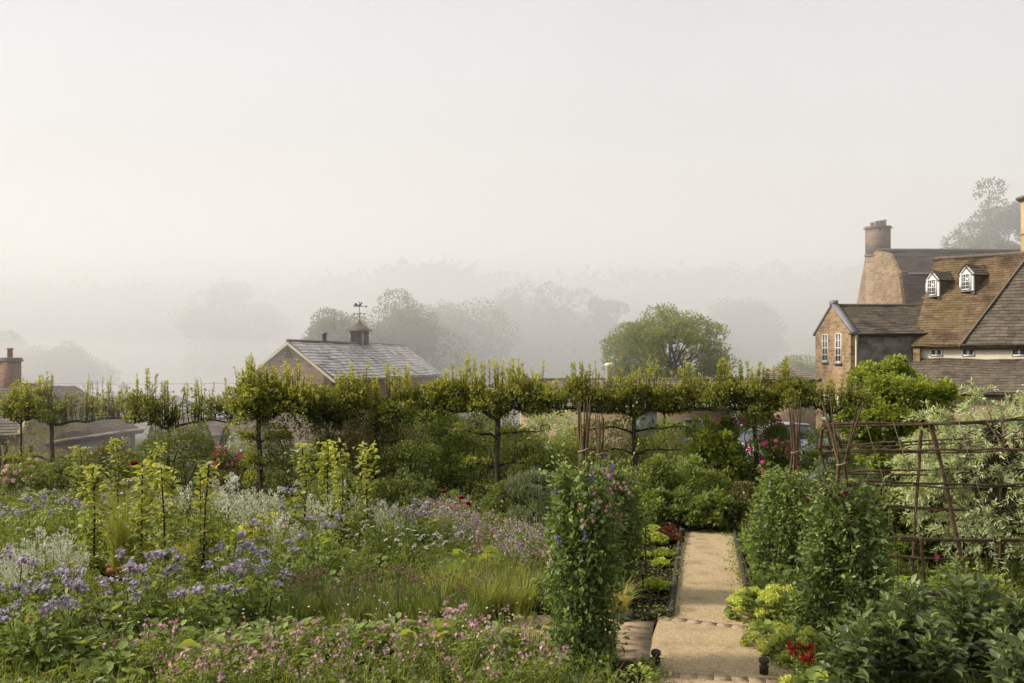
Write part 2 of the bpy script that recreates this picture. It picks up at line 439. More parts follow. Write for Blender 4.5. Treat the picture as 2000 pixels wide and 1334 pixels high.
M['car_paint'] = plain('silver_car_paint', (.50, .51, .52), .25, .3, .6)
M['tyre'] = plain('tyre_rubber', (.02, .02, .02), .8)
M['gold'] = plain('gilt_ball', (.45, .30, .08), .35, .8)

# ------------------------------------------------------------------ camera, light, sky, mist
cam = bpy.data.objects.new('camera', bpy.data.cameras.new('camera'))
COL.objects.link(cam)
cam.data.sensor_width = 36.0
cam.data.lens = F / 2000.0 * 36.0
cam.location = (0, 0, H)
cam.rotation_euler = (PI / 2, 0, 0)
cam.data.shift_y = (HY - 667.0) / 2000.0
cam.data.clip_end = 3000
scene.camera = cam

SUN_EL, SUN_AZ = math.radians(36), math.radians(-90)        # from behind the left of the garden
sd = np.array([math.sin(SUN_AZ) * math.cos(SUN_EL), math.cos(SUN_AZ) * math.cos(SUN_EL), math.sin(SUN_EL)])
sun = bpy.data.objects.new('sun', bpy.data.lights.new('sun', 'SUN'))
COL.objects.link(sun)
sun.data.energy = 4.3
sun.data.angle = math.radians(7)
sun.data.color = (1.0, .90, .76)
from mathutils import Vector
sun.rotation_euler = Vector(sd).to_track_quat('Z', 'Y').to_euler()

w = bpy.data.worlds.new('World')
scene.world = w
w.use_nodes = True
wn, wl = w.node_tree.nodes, w.node_tree.links
wn.clear()
sky = wn.new('ShaderNodeTexSky'); sky.sky_type = 'NISHITA'; sky.sun_disc = False
sky.sun_elevation = SUN_EL; sky.sun_rotation = SUN_AZ; sky.dust_density = 6; sky.air_density = 1.2
hsv = wn.new('ShaderNodeHueSaturation'); hsv.inputs['Saturation'].default_value = .12
wl.new(sky.outputs[0], hsv.inputs['Color'])
bg1 = wn.new('ShaderNodeBackground'); bg1.inputs[1].default_value = .05
wl.new(hsv.outputs[0], bg1.inputs[0])
# the overcast layer: soft cloud over the clear sky
tcw = wn.new('ShaderNodeTexCoord')
cn = wn.new('ShaderNodeTexNoise'); cn.inputs['Scale'].default_value = 1.9; cn.inputs['Detail'].default_value = 4
wl.new(tcw.outputs['Generated'], cn.inputs['Vector'])
cr = ramp(wn, [(.3, (.575, .575, .605)), (.7, (.735, .738, .775))])
wl.new(cn.outputs['Fac'], cr.inputs[0])
bg2 = wn.new('ShaderNodeBackground'); bg2.inputs[1].default_value = .77
wl.new(cr.outputs[0], bg2.inputs[0])
ad = wn.new('ShaderNodeAddShader'); wl.new(bg1.outputs[0], ad.inputs[0]); wl.new(bg2.outputs[0], ad.inputs[1])
wo = wn.new('ShaderNodeOutputWorld'); wl.new(ad.outputs[0], wo.inputs[0])

scene.view_settings.view_transform = 'Standard'
scene.view_settings.look = 'None'
scene.view_settings.exposure = 0
cy = scene.cycles
cy.max_bounces = 8; cy.diffuse_bounces = 3; cy.glossy_bounces = 2; cy.transmission_bounces = 3; cy.volume_bounces = 3; cy.transparent_max_bounces = 8
cy.use_denoising = True
cy.use_adaptive_sampling = True; cy.adaptive_threshold = .025; cy.adaptive_min_samples = 16
try:
    cy.denoiser = 'OPENIMAGEDENOISE'; cy.denoising_input_passes = 'RGB_ALBEDO_NORMAL'
except Exception: pass
cy.caustics_reflective = False; cy.caustics_refractive = False

def mist(name, dens, x0, x1, y0, y1, z0, z1):
    m, nt, N, Lk = newmat(name)
    vs = N.new('ShaderNodeVolumeScatter')
    vs.inputs['Color'].default_value = (.980, .958, .998, 1)
    vs.inputs['Density'].default_value = dens
    vs.inputs['Anisotropy'].default_value = .15
    out = N.new('ShaderNodeOutputMaterial'); Lk.new(vs.outputs[0], out.inputs['Volume'])
    mb = MB()
    box(mb, ((x0 + x1) / 2, (y0 + y1) / 2, (z0 + z1) / 2), (x1 - x0, y1 - y0, z1 - z0))
    o = mb.build('mist', m)
    tag(o, kind='stuff', label='pale morning mist filling the valley behind the garden', cat='mist')
    return o
mist('mist', .026, -260, 260, 45, 420, -12, 14)
mist('mist', .012, -70, -7.5, 25, 44.98, -6, 3.4)
mist('mist', .011, -260, 260, 95, 420, 14.02, 60)

# ------------------------------------------------------------------ ground
def ground_z(x, y):
    x, y = np.asarray(x, float), np.asarray(y, float)
    z = -SL * np.minimum(y, 34)
    t = np.clip((y - 30) / 60, 0, 1)
    z = z - 3.2 * t * t * (3 - 2 * t) * np.clip((24 - x) / 14, 0, 1)
    t2 = np.clip((y - 120) / 170, 0, 1)
    z = z + 16 * t2 * t2 * (3 - 2 * t2) * (1 - .35 * np.clip((np.abs(x + 10) - 60) / 120, 0, 1))
    return z + np.where(y > 60, .5 * np.sin(x * .07) * np.cos(y * .05), 0)

gx = np.concatenate([np.linspace(-420, -40, 30), np.linspace(-38, 38, 60), np.linspace(40, 420, 30)])
gy = np.concatenate([np.linspace(-20, 40, 80), np.linspace(42, 700, 90)])
XX, YY = np.meshgrid(gx, gy)
mb = MB()
V = np.stack([XX.ravel(), YY.ravel(), ground_z(XX, YY).ravel()], 1)
ny, nx = XX.shape
ii, jj = np.meshgrid(np.arange(ny - 1), np.arange(nx - 1), indexing='ij')
q = np.stack([ii * nx + jj, ii * nx + jj + 1, (ii + 1) * nx + jj + 1, (ii + 1) * nx + jj], -1).reshape(-1, 4)
mb.add(V, q)
mg, nt, N, Lk = newmat('ground_material')
geo = N.new('ShaderNodeNewGeometry'); sx = N.new('ShaderNodeSeparateXYZ'); Lk.new(geo.outputs['Position'], sx.inputs[0])
nz = N.new('ShaderNodeTexNoise'); nz.inputs['Scale'].default_value = 3; nz.inputs['Detail'].default_value = 8; Lk.new(geo.outputs['Position'], nz.inputs['Vector'])
soil = ramp(N, [(.3, (.010, .0075, .005)), (.55, (.030, .022, .014)), (.8, (.065, .048, .030))]); Lk.new(nz.outputs['Fac'], soil.inputs[0])
gr = ramp(N, [(.3, (.040, .055, .018)), (.7, (.085, .095, .035))]); Lk.new(nz.outputs['Fac'], gr.inputs[0])
mr = N.new('ShaderNodeMapRange'); mr.inputs[1].default_value = 24; mr.inputs[2].default_value = 28; Lk.new(sx.outputs['Y'], mr.inputs[0])
mx = N.new('ShaderNodeMixRGB'); Lk.new(mr.outputs[0], mx.inputs[0]); Lk.new(soil.outputs[0], mx.inputs[1]); Lk.new(gr.outputs[0], mx.inputs[2])
pb = N.new('ShaderNodeBsdfPrincipled'); pb.inputs['Roughness'].default_value = 1; pb.inputs['Specular IOR Level'].default_value = .05; Lk.new(mx.outputs[0], pb.inputs['Base Color'])
n2 = N.new('ShaderNodeTexNoise'); n2.inputs['Scale'].default_value = 22; n2.inputs['Detail'].default_value = 5; Lk.new(geo.outputs['Position'], n2.inputs['Vector'])
bp = N.new('ShaderNodeBump'); bp.inputs['Strength'].default_value = 1; bp.inputs['Distance'].default_value = .05
Lk.new(n2.outputs['Fac'], bp.inputs['Height']); Lk.new(bp.outputs[0], pb.inputs['Normal'])
Lk.new(pb.outputs[0], N.new('ShaderNodeOutputMaterial').inputs[0])
tag(mb.build('ground', mg, smooth=True), kind='structure')

def sheet(name, px, mat, dz):
    mb = MB()
    pts = [G(a, b) + [0, 0, dz] for a, b in px]
    poly(mb, pts, np.array([1, 0, 0.]), np.array([0, 1., 0]))
    return tag(mb.build(name, mat), kind='structure')
# the garden path running away, and the cross path that meets it
sheet('garden_path', [(1309, 1216), (1506, 1240), (1432, 1034), (1332, 1034)], M['gravel'], .006)
PA = G(1296, 1306); PB = G(1206, 1222)
sheet('path_crossing', [(1265, 1420), (1590, 1420), (1520, 1236), (1286, 1212), (1258, 1290)], M['gravel'], .010)
sheet('cross_path', [(-420, 1195), (-420, 1262), (1262, 1262), (1250, 1203)], M['gravel'], .005)
sheet('cross_path_east', [(1520, 1240), (1530, 1310), (2600, 1310), (2500, 1240)], M['gravel'], .005)

# ------------------------------------------------------------------ edgings, bricks, finials
def edging_line(a, b, label, hgt=.075, w=.075):
    a, b = np.array(a), np.array(b)
    L = np.linalg.norm(b - a); n = max(2, int(L / .05))
    mb = MB()
    t = np.linspace(0, 1, n)[:, None]
    pts = a + (b - a) * t + np.array([0, 0, hgt * .5])
    tube(mb, pts, w * .5 + .006 * np.sin(np.arange(n) * 2.1), 8)
    box(mb, (a + b) / 2 + [0, 0, hgt * .2], (L * .999, w * .55, hgt * .8), math.atan2(b[1] - a[1], b[0] - a[0]))
    o = mb.build('path_edging', M['edging'])
    return tag(o, label, 'edging', 'dark rope-topped edgings beside the gravel path')
edging_line(G(1330, 1036), G(1311, 1203), 'dark rope-topped edging along the left side of the gravel path')
edging_line(G(1311, 1203), G(1214, 1212), 'dark rope-topped edging across the front of the lettuce bed')
edging_line(G(1433, 1036), G(1462, 1172), 'dark rope-topped edging along the right side of the gravel path')
edging_line(G(1506, 1243), G(1640, 1262), 'dark edging running right from the path corner under the lime flowers')

def bricks(a, b, n, wid, label, name='brick_edging', gap=.006, seed=0):
    rg = np.random.default_rng(seed)
    a, b = np.array(a), np.array(b)
    d = (b - a) / n; L = np.linalg.norm(d); rz = math.atan2(d[1], d[0])
    mb = MB()
    for k in range(n):
        c = a + d * (k + .5)
        box(mb, c + [0, 0, -.004 + rg.uniform(-.002, .002)], (L - gap, wid, .045), rz + rg.uniform(-.01, .01), rg.uniform(0, 1), top=1.0)
    o = mb.build(name, M['brick'])
    return tag(o, label, 'paving')
bricks(G(1286, 1208), G(1522, 1237), 8, .12, 'line of worn brick set across the gravel path by the lettuce bed', seed=3)
bricks(G(1262, 1318), G(1530, 1334), 8, .13, 'line of pale worn brick across the path at the bottom of the photo', seed=4)
bricks(G(1243, 1216), G(1226, 1292), 6, .40, 'strip of broad brown paving bricks left of the path crossing', 'brick_step', seed=5)

def finial(px, py, label, h=.17):
    p = G(px, py)
    mb = MB()
    lathe(mb, [(.0, -.03), (.042, -.03), (.042, h * .45), (.05, h * .48), (.035, h * .56), (.028, h * .6), (.045, h * .68), (.052, h * .8), (.045, h * .92), (.025, h * .99), (0, h)], sides=14)
    o = mb.build('edging_finial', M['edging'], smooth=True, loc=p)
    tag(o, label, 'finial', 'dark ball finials at the path corners')
finial(1281, 1302, 'dark ball finial at the front left corner of the path crossing')
finial(1492, 1318, 'dark ball finial at the front right corner of the path crossing')
finial(1333, 1048, 'dark ball finial at the far end of the left path edging', .15)
finial(1196, 1274, 'dark ball finial beside the foot of the front sweet pea tower', .2)
p = G(1216, 1216)
mb = MB(); lathe(mb, [(0, -.08), (.05, -.08), (.055, .0), (.045, .05), (.06, .07), (.055, .12), (.03, .15), (0, .155)], sides=14)
o = mb.build('edging_finial', M['edging'], smooth=True, loc=p + [0, 0, .05]); o.rotation_euler = (0, 1.3, .3)
tag(o, 'fallen ball finial lying on its side at the corner of the lettuce bed', 'finial', 'dark ball finials at the path corners')

def iron_stake(px, py, top, label, rad=.009):
    p = G(px, py); h = (py - top) / F * p[1]
    mb = MB(); tube(mb, [(0, 0, -.1), (0, 0, h)], rad, 8)
    lathe(mb, [(0, h - .005), (.02, h), (.026, h + .015), (.02, h + .03), (0, h + .036)], sides=10)
    tag(mb.build('hose_guide', M['iron'], smooth=True, loc=p), label, 'garden stake')
iron_stake(1261, 1148, 1008, 'tall black iron stake with a ball top in the lettuce bed', .011)
iron_stake(1256, 1160, 1126, 'short black iron stake at the foot of the taller one', .008)

# ------------------------------------------------------------------ building helpers
def frame2d(o, u, v):
    return np.array(o, float), unit(u), unit(v)

def clip_range(poly2, v):
    """u-interval of a convex 2-D polygon at height v."""
    us = []
    n = len(poly2)
    for i in range(n):
        (u0, v0), (u1, v1) = poly2[i], poly2[(i + 1) % n]
        if abs(v1 - v0) < 1e-9:
            if abs(v - v0) < 1e-6: us += [u0, u1]
            continue
        t = (v - v0) / (v1 - v0)
        if -1e-6 <= t <= 1 + 1e-6: us.append(u0 + t * (u1 - u0))
    return (min(us), max(us)) if us else None

def tiled(mb, org, U, Vv, poly2, row=.16, tw=.25, lip=.022, seed=0, sag=.006):
    """Courses of overlapping tiles on a roof plane: each tile a sloping face with a lip at its lower edge."""
    rg = np.random.default_rng(seed)
    org, U, Vv = frame2d(org, U, Vv)
    Nn = np.cross(U, Vv)
    vmin = min(p[1] for p in poly2); vmax = max(p[1] for p in poly2)
    # solid deck below the tiles
    deck = [org + U * a + Vv * b for a, b in poly2]
    area = sum(poly2[i][0] * poly2[(i + 1) % len(poly2)][1] - poly2[(i + 1) % len(poly2)][0] * poly2[i][1] for i in range(len(poly2)))
    if area < 0: deck = deck[::-1]
    deck = np.array(deck)
    poly(mb, deck - Nn * .058, U, Vv, .5)
    poly(mb, (deck - Nn * .13)[::-1], U, Vv, .5)
    for i in range(len(deck)):
        j = (i + 1) % len(deck)
        poly(mb, [deck[i] - Nn * .058, deck[i] - Nn * .13, deck[j] - Nn * .13, deck[j] - Nn * .058], r=.4)
    ds = lambda u_, v_: .022 * math.sin(u_ * 1.9 + seed) + .020 * math.sin(v_ * 1.7 + u_ * .8 + seed * 2) + .012 * math.sin(u_ * 5.3 + v_ * 3.1)
    v = vmin; k = 0
    while v < vmax - 1e-3:
        v1 = min(v + row, vmax)
        a = clip_range(poly2, v + 1e-4); b = clip_range(poly2, v1 - 1e-4)
        if a and b:
            u = min(a[0], b[0]) - rg.uniform(0, tw); rowr = rg.uniform(-.12, .12)
            while u < max(a[1], b[1]):
                w_ = tw * rg.uniform(.75, 1.3)
                ulo, uhi = u, u + w_ - .008
                q = [max(ulo, a[0]), min(uhi, a[1]), min(uhi, b[1]), max(ulo, b[0])]
                if q[1] - q[0] > .01 or q[2] - q[3] > .01:
                    if q[1] < q[0]: q[0] = q[1] = (q[0] + q[1]) / 2
                    if q[2] < q[3]: q[2] = q[3] = (q[2] + q[3]) / 2
                    l0 = lip + rg.uniform(-sag, sag); l1 = .001
                    D = [ds(q[0], v), ds(q[1], v), ds(q[2], v1), ds(q[3], v1)]
                    p0 = org + U * q[0] + Vv * v + Nn * (l0 + D[0]); p1 = org + U * q[1] + Vv * v + Nn * (l0 + D[1] + rg.uniform(-.003, .003))
                    p2 = org + U * q[2] + Vv * v1 + Nn * (l1 + D[2]); p3 = org + U * q[3] + Vv * v1 + Nn * (l1 + D[3])
                    r = float(np.clip(rg.beta(2, 2) + rowr, 0, 1))
                    uv = np.array([[q[0], v], [q[1], v], [q[2], v1], [q[3], v1]])
                    mb.add([p0, p1, p2, p3], [[0, 1, 2, 3]], r, uv)
                    mb.add([p0 - Nn * .06, p1 - Nn * .06, p1, p0], [[0, 1, 2, 3]], r * .5)
                u += w_
        v = v1; k += 1

def window(parent, o, U, w_, h_, nrm, cols, rows, name='window', fr=.05, sill=True, mat='paint_white', bar=.022, label=None):
    """A sash in a real frame: o is its bottom centre on the wall, U runs along the wall, nrm out of it."""
    o, U, n = np.array(o, float), unit(U), unit(nrm)
    rz = math.atan2(U[1], U[0])
    Z = np.array([0, 0, 1.0])
    mb = MB()
    def bar_(c, sx, sy, sz): box(mb, c, (sx, sy, sz), rz)
    c0 = o + n * .012
    for s in (-1, 1): bar_(c0 + U * s * (w_ / 2 - fr / 2) + Z * h_ / 2, fr, .06, h_)
    bar_(c0 + Z * (h_ - fr / 2), w_ - 2 * fr, .058, fr); bar_(c0 + Z * fr / 2, w_ - 2 * fr, .058, fr)
    for i in range(1, cols): bar_(c0 + U * (-w_ / 2 + w_ * i / cols) + Z * h_ / 2, bar if i * 2 != cols else bar * 1.6, .04, h_ - 2 * fr)
    for i in range(1, rows): bar_(c0 + Z * h_ * i / rows, w_ - 2 * fr, .036, bar if i * 2 != rows else bar * 1.7)
    f = mb.build(name, M[mat], parent)
    g = MB()
    box(g, o + n * .004 + Z * h_ / 2, (w_ - .02, .014, h_ - .02), rz)
    g.build('pane', M['glass'], f)
    if sill:
        s_ = MB(); box(s_, o + n * .04 - Z * .05, (w_ + .18, .16, .085), rz)
        s_.build('sill', M['lead'] if mat == 'paint_white' else M['stone'], f)
    if label: f['label'] = label
    return f

def ridge_line(parent, a, b, rad=.07, mat='ridge_tile', name='ridge'):
    mb = MB(); a, b = np.array(a), np.array(b)
    n = max(2, int(np.linalg.norm(b - a) / .35))
    for k in range(n):
        p0, p1 = a + (b - a) * k / n, a + (b - a) * (k + .97) / n
        tube(mb, [p0, p1], rad * RNG.uniform(.95, 1.05), 8, RNG.uniform(.2, .9))
    return mb.build(name, M[mat], parent)

# ------------------------------------------------------------------ the farmhouse on the right
house = thing('farmhouse', 'rambling stone farmhouse with steep mossy roofs, white dormers and a tall chimney', 'house', (18, 42, -1.1))
hx = np.array([18, 42, -1.1])
def hbuild(mb, name, mat, parent=None, smooth=False):
    o = mb.build(name, M[mat], parent or house, smooth)
    if parent is None: o.location = -hx
    return o
class HouseRoot: pass
hroot = house
def hwin(*a, **k):
    f = window(house, *a, **k); f.location = -hx; return f

# big mossy roof: eave from L0 along e, slope rising along m
al = math.radians(40)
e3 = np.array([math.cos(al), -math.sin(al), 0]); m3 = np.array([math.sin(al), math.cos(al), 0]); Z3 = np.array([0, 0, 1.0])
L0 = np.array([18.5, 42, zat(674, 42)])
s_run = 3.6; rise = zat(507, 44.76) - L0[2]
vs = unit(m3 * s_run + Z3 * rise); vl = math.hypot(s_run, rise)
mb = MB(); tiled(mb, L0, e3, vs, [(-.05, -.12), (1.96, -.12), (4.07, vl), (-.05, vl)], .15, .22, .02, 1)
hbuild(mb, 'roof', 'slate_brown')
nB = np.cross(e3, vs)
mb = MB(); tiled(mb, L0 - nB * .08, e3, vs, [(1.99, -.12), (10, -.12), (10, vl), (4.10, vl)], .20, .30, .025, 2)
o = hbuild(mb, 'roof', 'slate_grey'); o['label'] = 'darker slate roof plane on the right'
mb = MB(); wall(mb, [L0 + e3 * 1.96 + vs * -.12 - nB * .09, L0 + e3 * 1.96 - vs * .12 + nB * .05, L0 + e3 * 4.07 + vs * vl + nB * .05, L0 + e3 * 4.07 + vs * vl - nB * .09], .06)
hbuild(mb, 'verge', 'ridge_tile')
# back slope and gable, so that the roof is closed
ridge0 = L0 + m3 * s_run + Z3 * rise
mb = MB(); tiled(mb, ridge0 + e3 * 10 + m3 * s_run - Z3 * rise, -e3, unit(-m3 * s_run + Z3 * rise), [(0, 0), (10.05, 0), (10.05, vl), (0, vl)], .3, .5, .02, 3)
hbuild(mb, 'roof', 'slate_dark')
mb = MB()
gL, gR, gT = L0, L0 + m3 * 2 * s_run, ridge0
wall(mb, [gL + [0, 0, -3.5], gL, gT - [0, 0, .06], gR, gR + [0, 0, -3.5]], .3, m3)
hbuild(mb, 'gable_wall', 'stone')
ridge_line(house, ridge0 - e3 * .05 - hx + Z3 * .03, ridge0 + e3 * 10 - hx + Z3 * .03, .09)
# pale band wall with small casements
w0 = L0 + m3 * .25
zb = zat(700, 42)
mb = MB(); wall(mb, [[*(w0)[:2], zb - .4], [*(w0 + e3 * 10)[:2], zb - .4], [*(w0 + e3 * 10)[:2], L0[2] - .02], [*w0[:2], L0[2] - .02]], .3)
hbuild(mb, 'wall', 'cream_render')
def band_u(px):      # u on the band wall seen at photo column px
    k = (px - CX) / F
    return (w0[0] - k * w0[1]) / (k * e3[1] - e3[0])
for px in (1829, 1891, 1991):
    c = w0 + e3 * band_u(px); c[2] = zat(695.5, c[1])
    hwin(c, e3, .52 if px < 1900 else .62, .33, -m3, 2, 1, sill=False, fr=.06, bar=.05)
mb = MB(); 
for t in (0.02,): box(mb, w0 + e3 * 5 - m3 * .27 + [0, 0, -.02], (10, .11, .10), -al)
hbuild(mb, 'gutter', 'wood_dark')
# lower lean-to roof below the band
eL = w0 - m3 * 2.1; ze = zat(764, 40)
top = np.array([*(w0 - m3 * .02)[:2], zb]); bot = np.array([*eL[:2], ze])
vv = top - bot; vvl = np.linalg.norm(vv)
mb = MB(); tiled(mb, bot, e3, vv, [(-1.15, 0), (10, 0), (10, vvl), (.0, vvl)], .2, .3, .022, 5)
hbuild(mb, 'roof', 'slate_grey')
mb = MB(); lw = eL + m3 * .3
wall(mb, [[*(lw - e3 * 1.0)[:2], -2], [*(lw + e3 * 10)[:2], -2], [*(lw + e3 * 10)[:2], ze + .05], [*(lw - e3 * 1.0)[:2], ze + .05]], .3)
hbuild(mb, 'wall', 'lime_stone')
mb = MB(); box(mb, [*(eL + e3 * 4.5 - m3 * .08)[:2], ze - .05], (11, .1, .09), -al); hbuild(mb, 'gutter', 'wood_dark')

# two white dormers
def dormer(u, s, wd=.78, hh=.82, ga=.40):
    zf = L0[2] + s / s_run * rise
    c = L0 + e3 * u + m3 * s; c[2] = zf - .05
    ar = math.radians(68)                       # the dormers look out to the left, towards the valley
    e4 = np.array([math.cos(ar), -math.sin(ar), 0]); m4 = np.array([math.sin(ar), math.cos(ar), 0])
    slope = rise / s_run * math.cos(ar - al)
    hw = wd / 2
    mb = MB()
    pts = [c - e4 * hw - Z3 * .5, c + e4 * hw - Z3 * .5, c + e4 * hw + Z3 * hh, c + Z3 * (hh + ga), c - e4 * hw + Z3 * hh]
    wall(mb, [p_ - m4 * .02 for p_ in pts], .08, e3)
    d = hbuild(mb, 'dormer', 'paint_white')
    back = hh / slope; backr = (hh + ga) / slope
    ck = MB()
    for sg in (-1, 1):
        a = c + e4 * sg * hw * .97
        pp = [a + m4 * .03 - Z3 * .5, a + Z3 * hh + m4 * .03, a + m4 * (back + .5) + Z3 * hh]
        if sg > 0: pp = [pp[0], pp[2], pp[1]]
        wall(ck, pp, .05)
    ck.build('cheek', M['slate_dark'], d)
    rf = MB()
    rl = math.hypot(hw, ga)
    rt = c + Z3 * (hh + ga + .02) - m4 * .03
    for sg in (-1, 1):
        dn = unit(e4 * sg * hw - Z3 * ga)
        o0 = rt + dn * (rl + .1)
        L_ = backr + .6
        if sg > 0: tiled(rf, o0, m4, -dn, [(0, 0), (back + .6, 0), (L_, rl + .1), (0, rl + .1)], .16, .22, .015, int(u * 10) + 7)
        else: tiled(rf, o0, -m4, -dn, [(0, 0), (0, rl + .1), (-L_, rl + .1), (-back - .6, 0)][::-1], .16, .22, .015, int(u * 10) + 9)
    rf.build('roof', M['slate_grey'], d)
    wn_ = window(d, c - m4 * .03 + Z3 * .06, e4, .56, hh * .93, -m4, 4, 4, sill=False, fr=.05, bar=.02)
    s_ = MB(); box(s_, c - m4 * .12 - Z3 * .02, (wd + .1, .2, .05), -ar); s_.build('sill', M['lead'], wn_)
def solve_dormer(px, py):
    best = None
    for u in np.linspace(-.2, 4.5, 95):
        for s in np.linspace(.8, 3, 90):
            p_ = L0 + e3 * u + m3 * s
            zz = L0[2] + s / s_run * rise
            ex = CX + F * p_[0] / p_[1] - px; ey = HY + (H - zz) * F / p_[1] - py
            q_ = ex * ex + ey * ey
            if best is None or q_ < best[0]: best = (q_, u, s)
    return best[1:]
dormer(*solve_dormer(1821, 578)); dormer(*solve_dormer(1888, 567))

# small gabled wing with two tall sashes (gable looks left)
xa, ya, yb = 15.7, 42.2, 47.1
za, zr = zat(647, ya), zat(597, (ya + yb) / 2)
mb = MB(); wall(mb, [[xa, yb, -2.2], [xa, ya, -2.2], [xa, ya, za], [xa, (ya + yb) / 2, zr - .03], [xa, yb, za]], .35)
hbuild(mb, 'gable_wall', 'stone')
mb = MB(); wall(mb, [[xa + .36, ya + .01, -2.2], [20.5, ya + .01, -2.2], [20.5, ya + .01, za], [xa + .36, ya + .01, za]], .35)
hbuild(mb, 'wall', 'grey_render')
mb = MB()
ym = (ya + yb) / 2
vv = np.array([0, ym - ya, zr - za]); vvl = np.linalg.norm(vv)
k = .22 / vvl
tiled(mb, np.array([xa + .02, ya, za]) - vv * k, [1, 0, 0], vv, [(0, 0), (4.9, 0), (4.9, vvl * (1 + k)), (0, vvl * (1 + k))], .16, .26, .02, 12)
hbuild(mb, 'roof', 'slate_grey')
mb = MB(); v2 = np.array([0, ym - yb, zr - za])
tiled(mb, np.array([20.5, yb, za]) - v2 * k, [-1, 0, 0], v2, [(0, 0), (4.5, 0), (4.5, vvl * (1 + k)), (0, vvl * (1 + k))], .16, .26, .02, 13)
hbuild(mb, 'roof', 'slate_grey')
mb = MB()
for yy, sg in ((ya - .2, 1), (yb + .2, -1)):
    a = np.array([xa - .06, yy, za - .2 * (zr - za) / (ym - ya)]); b = np.array([xa - .06, ym, zr + .02])
    nn = np.array([0, -(b - a)[2], (b - a)[1]]); nn = unit(nn) * .11 * (1 if nn[2] > 0 else -1)
    v = [a, a + [.30, 0, 0], b + [.30, 0, 0], b]; v = np.array(v + [p_ + nn for p_ in v])
    mb.add(v, [[3, 2, 1, 0], [4, 5, 6, 7], [0, 1, 5, 4], [1, 2, 6, 5], [2, 3, 7, 6], [3, 0, 4, 7]])
box(mb, [xa + .08, ym, zr + .14], (.32, .32, .24))
hbuild(mb, 'coping', 'lead')
ridge_line(house, np.array([xa + .3, ym, zr + .02]) - hx, np.array([20.5, ym, zr + .02]) - hx, .08)
for px, t0, t1 in ((1612, 653, 706), (1638, 651, 708)):
    yy = xa / ((px - CX) / F)
    z0, z1 = zat(t1, yy), zat(t0, yy)
    hwin([xa, yy, z0], [0, -1, 0], .80, z1 - z0, [-1, 0, 0], 2, 4, sill=True, fr=.045, bar=.028)
mb = MB(); tube(mb, [(xa + .22, ya - .09, za - .25), (xa + .22, ya - .09, -1.2)], .05, 8); lathe(mb, [(.05, -.2), (.1, 0), (.1, .1)], (xa + .22, ya - .09, za - .18), 8)
hbuild(mb, 'downpipe', 'cream_render')
mb = MB(); box(mb, [18.0, ya - .16, za - .13], (4.9, .1, .08)); hbuild(mb, 'gutter', 'wood_dark')
# lower windows behind the pleached trees
hwin([xa, 45.6, -.3], [0, -1, 0], .9, 1.2, [-1, 0, 0], 2, 3, fr=.06, bar=.04)
hwin([xa, 43.4, -.3], [0, -1, 0], .9, 1.2, [-1, 0, 0], 2, 3, fr=.06, bar=.04)

# tall back block with the big chimney
xd = 20.6
prof = [(47.5, -2), (47.6, zat(640, 47.6)), (48.0, zat(598, 48)), (48.5, zat(532, 48.5)), (49.7, zat(495, 49.7)), (51.3, zat(490, 51.3)), (53.0, zat(496, 53.0)), (53.75, zat(548, 53.75)), (54.5, zat(600, 54.5)), (54.8, -2)]
mb = MB(); wall(mb, [[xd, y_, z_] for y_, z_ in prof[::-1]] if np.cross([0, prof[1][0] - prof[0][0], prof[1][1] - prof[0][1]], [0, prof[2][0] - prof[1][0], prof[2][1] - prof[1][1]])[0] > 0 else [[xd, y_, z_] for y_, z_ in prof], .5, [0, -1, 0])
hbuild(mb, 'gable_wall', 'stone')
mb = MB()
for (ya_, za_), (yb_, zb_) in zip(prof[1:5], prof[2:6]):
    d_ = np.array([0, yb_ - ya_, zb_ - za_]); l_ = np.linalg.norm(d_)
    tiled(mb, [xd + .15, ya_, za_], [1, 0, 0], d_, [(0, 0), (13, 0), (13, l_), (0, l_)], .17, .28, .02, int(ya_ * 7))
for (ya_, za_), (yb_, zb_) in zip(prof[5:8], prof[6:9]):
    d_ = np.array([0, ya_ - yb_, za_ - zb_]); l_ = np.linalg.norm(d_)
    tiled(mb, [xd + 13, yb_, zb_], [-1, 0, 0], d_, [(0, 0), (12.8, 0), (12.8, l_), (0, l_)], .3, .5, .02, 5)
hbuild(mb, 'roof', 'slate_dark')
ridge_line(house, np.array([xd, 51.3, prof[5][1] + .04]) - hx, np.array([xd + 13, 51.3, prof[5][1] + .04]) - hx, .09)
mb = MB(); box(mb, [xd + 7, 48.44, zat(534, 48.44)], (13, .12, .07)); hbuild(mb, 'flashing', 'lead')
zc0, zc1 = zat(497, 51.2) - 1.2, zat(444, 51.5)
mb = MB()
cxy = (xd + .36, 52.15); crz = math.radians(23); zs = zat(497, 51.6)
box(mb, [*cxy, (zs + zc1) / 2], (.96, .96, zc1 - zs), crz); box(mb, [*cxy, zs], (1.06, 1.06, .10), crz)
ch = hbuild(mb, 'chimney', 'chimney_stone')
mb = MB(); box(mb, [*cxy, zc1 + .04], (1.10, 1.10, .09), crz); box(mb, [*cxy, zc1 + .12], (1.0, 1.0, .07), crz); mb.build('cap', M['ridge_tile'], ch)
for k, (ax, ay, hh) in enumerate(((-.28, .12, .22), (-.05, .02, .30), (.14, -.08, .32), (.30, -.16, .34))):
    mb = MB(); lathe(mb, [(0, 0), (.12, 0), (.10, hh * .8), (.13, hh * .85), (.13, hh), (.08, hh), (.08, hh * .6), (0, hh * .6)], (cxy[0] + ax, cxy[1] + ay, zc1 + .155), 12); mb.build('chimney_pot', M['lime_stone'], ch, True)
mb = MB(); box(mb, [*cxy, (zs - .06 - 2) / 2], (.94, .94, zs - .06 + 2), crz); hbuild(mb, 'chimney_breast', 'stone')
